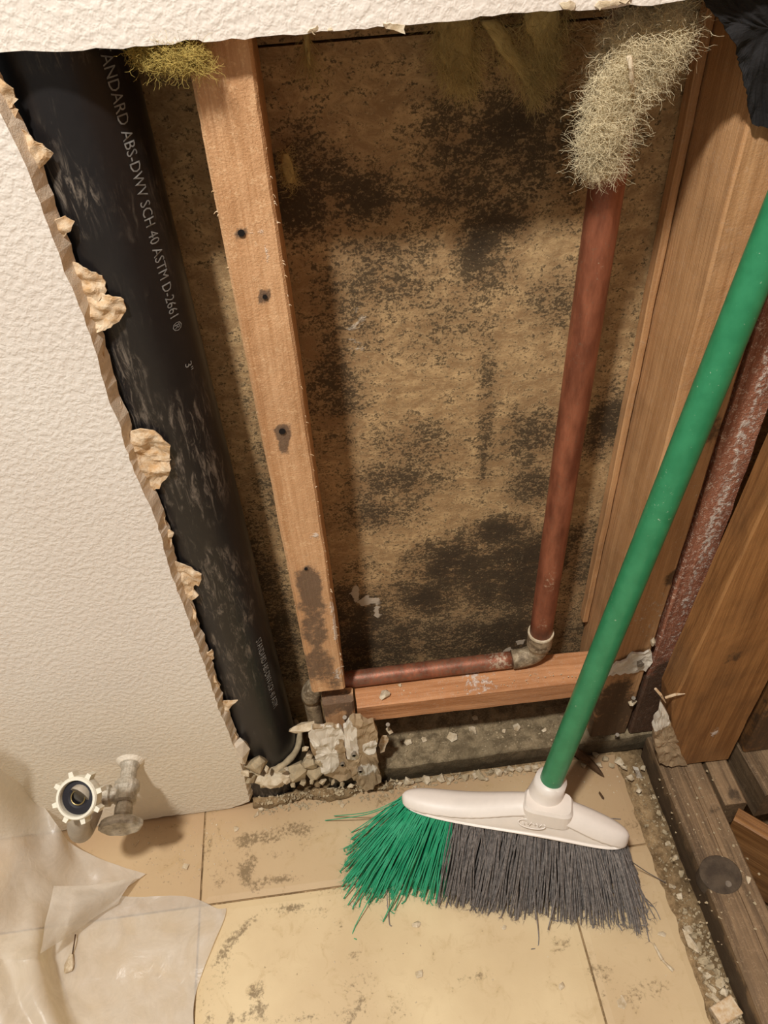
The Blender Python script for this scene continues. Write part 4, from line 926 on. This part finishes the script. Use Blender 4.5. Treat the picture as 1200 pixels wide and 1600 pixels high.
vs, fs = hull(at(1079, 1472, z=0.002), .013, random.Random(77), 16, (.45, 1.2, .5), .25); tag(link('plaster_chunk', vs, fs, MPL), 'white square edged plaster stick at the broken floor edge', 'plaster')
vs, fs, g = lumber(at(1118, 1590, z=-.004), at(1150, 1570, z=-.004), .02, .008, (.3, 1, 0), .01, 3, .001, .0006, 5); tag(link('wood_chip', vs, fs, MPAP), 'flat tan wood chip among the rubble at the bottom right', 'chip')
for u, v, r, lb in ((369, 1295, .0045, 'round pebble on the dirty tile below the wall valve, right'), (290, 1355, .0055, 'pale pebble on the tile between valve and plastic sheet'), (400, 1272, .005, 'plaster pebble on the floor below the wall corner'), (408, 1262, .005, 'plaster flake lying at the wall corner'), (535, 1258, .0045, 'plaster pebble left of the broom head'), (551, 1413, .0045, 'white pebble in front of the green bristles'), (650, 1442, .007, 'flat cream flake in front of the green bristles'), (656, 1522, .006, 'cream flake at the bottom middle of the floor'), (877, 1540, .005, 'small cream flake in front of the grey bristles'), (971, 1567, .007, 'round cream flake at the bottom right of the floor'), (788, 1449, .0035, 'tiny crumb under the middle of the broom'), (1167, 1375, .006, 'white plaster bit beside the round knot'), (1035, 1460, .006, 'cream paint flake right of the broom tips')):
    chunk(u, v, .041 if u > 1150 else .0, r, lb, None, (1, 1, .35))
for i, (a, b) in enumerate((((1021, 1474), (1035, 1500)), ((1035, 1500), (1052, 1517)))):
    vs, fs, g = tube([at(*a, z=.0015), at(*b, z=.0015)], [.0012, .0022], 6); tag(link('paint_sliver', vs, fs, MPL), ('thin paint sliver on the floor right of the broom, upper', 'thin paint sliver on the floor right of the broom, lower')[i], 'flake')
# fine grit nobody could count
def grit(name, spots, n, r, mat, seed, label):
    R = random.Random(seed); V, F = [], []
    for _ in range(n):
        x0, x1, y0, y1, z = R.choice(spots); c = (R.uniform(x0, x1), R.uniform(y0, y1), z)
        v, f = hull(c, R.uniform(*r), R, 6, (1, 1, .6)); b = len(V); V += v; F += [tuple(i + b for i in q_) for q_ in f]
    return tag(link(name, V, F, mat), label, 'grit', kind='stuff')
grit('floor_grit', [(-.22, .33, -.33, -.01, .0005), (-.22, .33, -.05, .006, .0005), (-.33, -.2, -.09, -.01, .0005)], 420, (.0006, .0016), MPL, 5, 'fine pale plaster grit scattered over the floor tiles')
grit('plate_grit', [(.04, .30, .016, .09, .040), (.345, .44, -.30, -.05, .0395)], 320, (.0008, .0026), MPUT, 6, 'fine plaster grit scattered on the plates')
grit('gap_grit', [(.340, .372, -.33, .0, -.008), (.345, .37, -.33, -.2, -.005)], 420, (.001, .0035), MPUT, 7, 'crumbled dirt filling the gap at the floor edge')
grit('ledge_grit', [(-.165, .03, -.014, .006, .001), (-.16, .03, -.006, .006, .012), (.0, .25, -.006, .008, .001)], 650, (.001, .0035), MPUT, 8, 'crumbled dirt along the foot of the opening')
grit('block_grit', [(-.01, .28, .016, .03, .1855)], 60, (.0006, .0014), MPL, 9, 'white specks on the orange block')
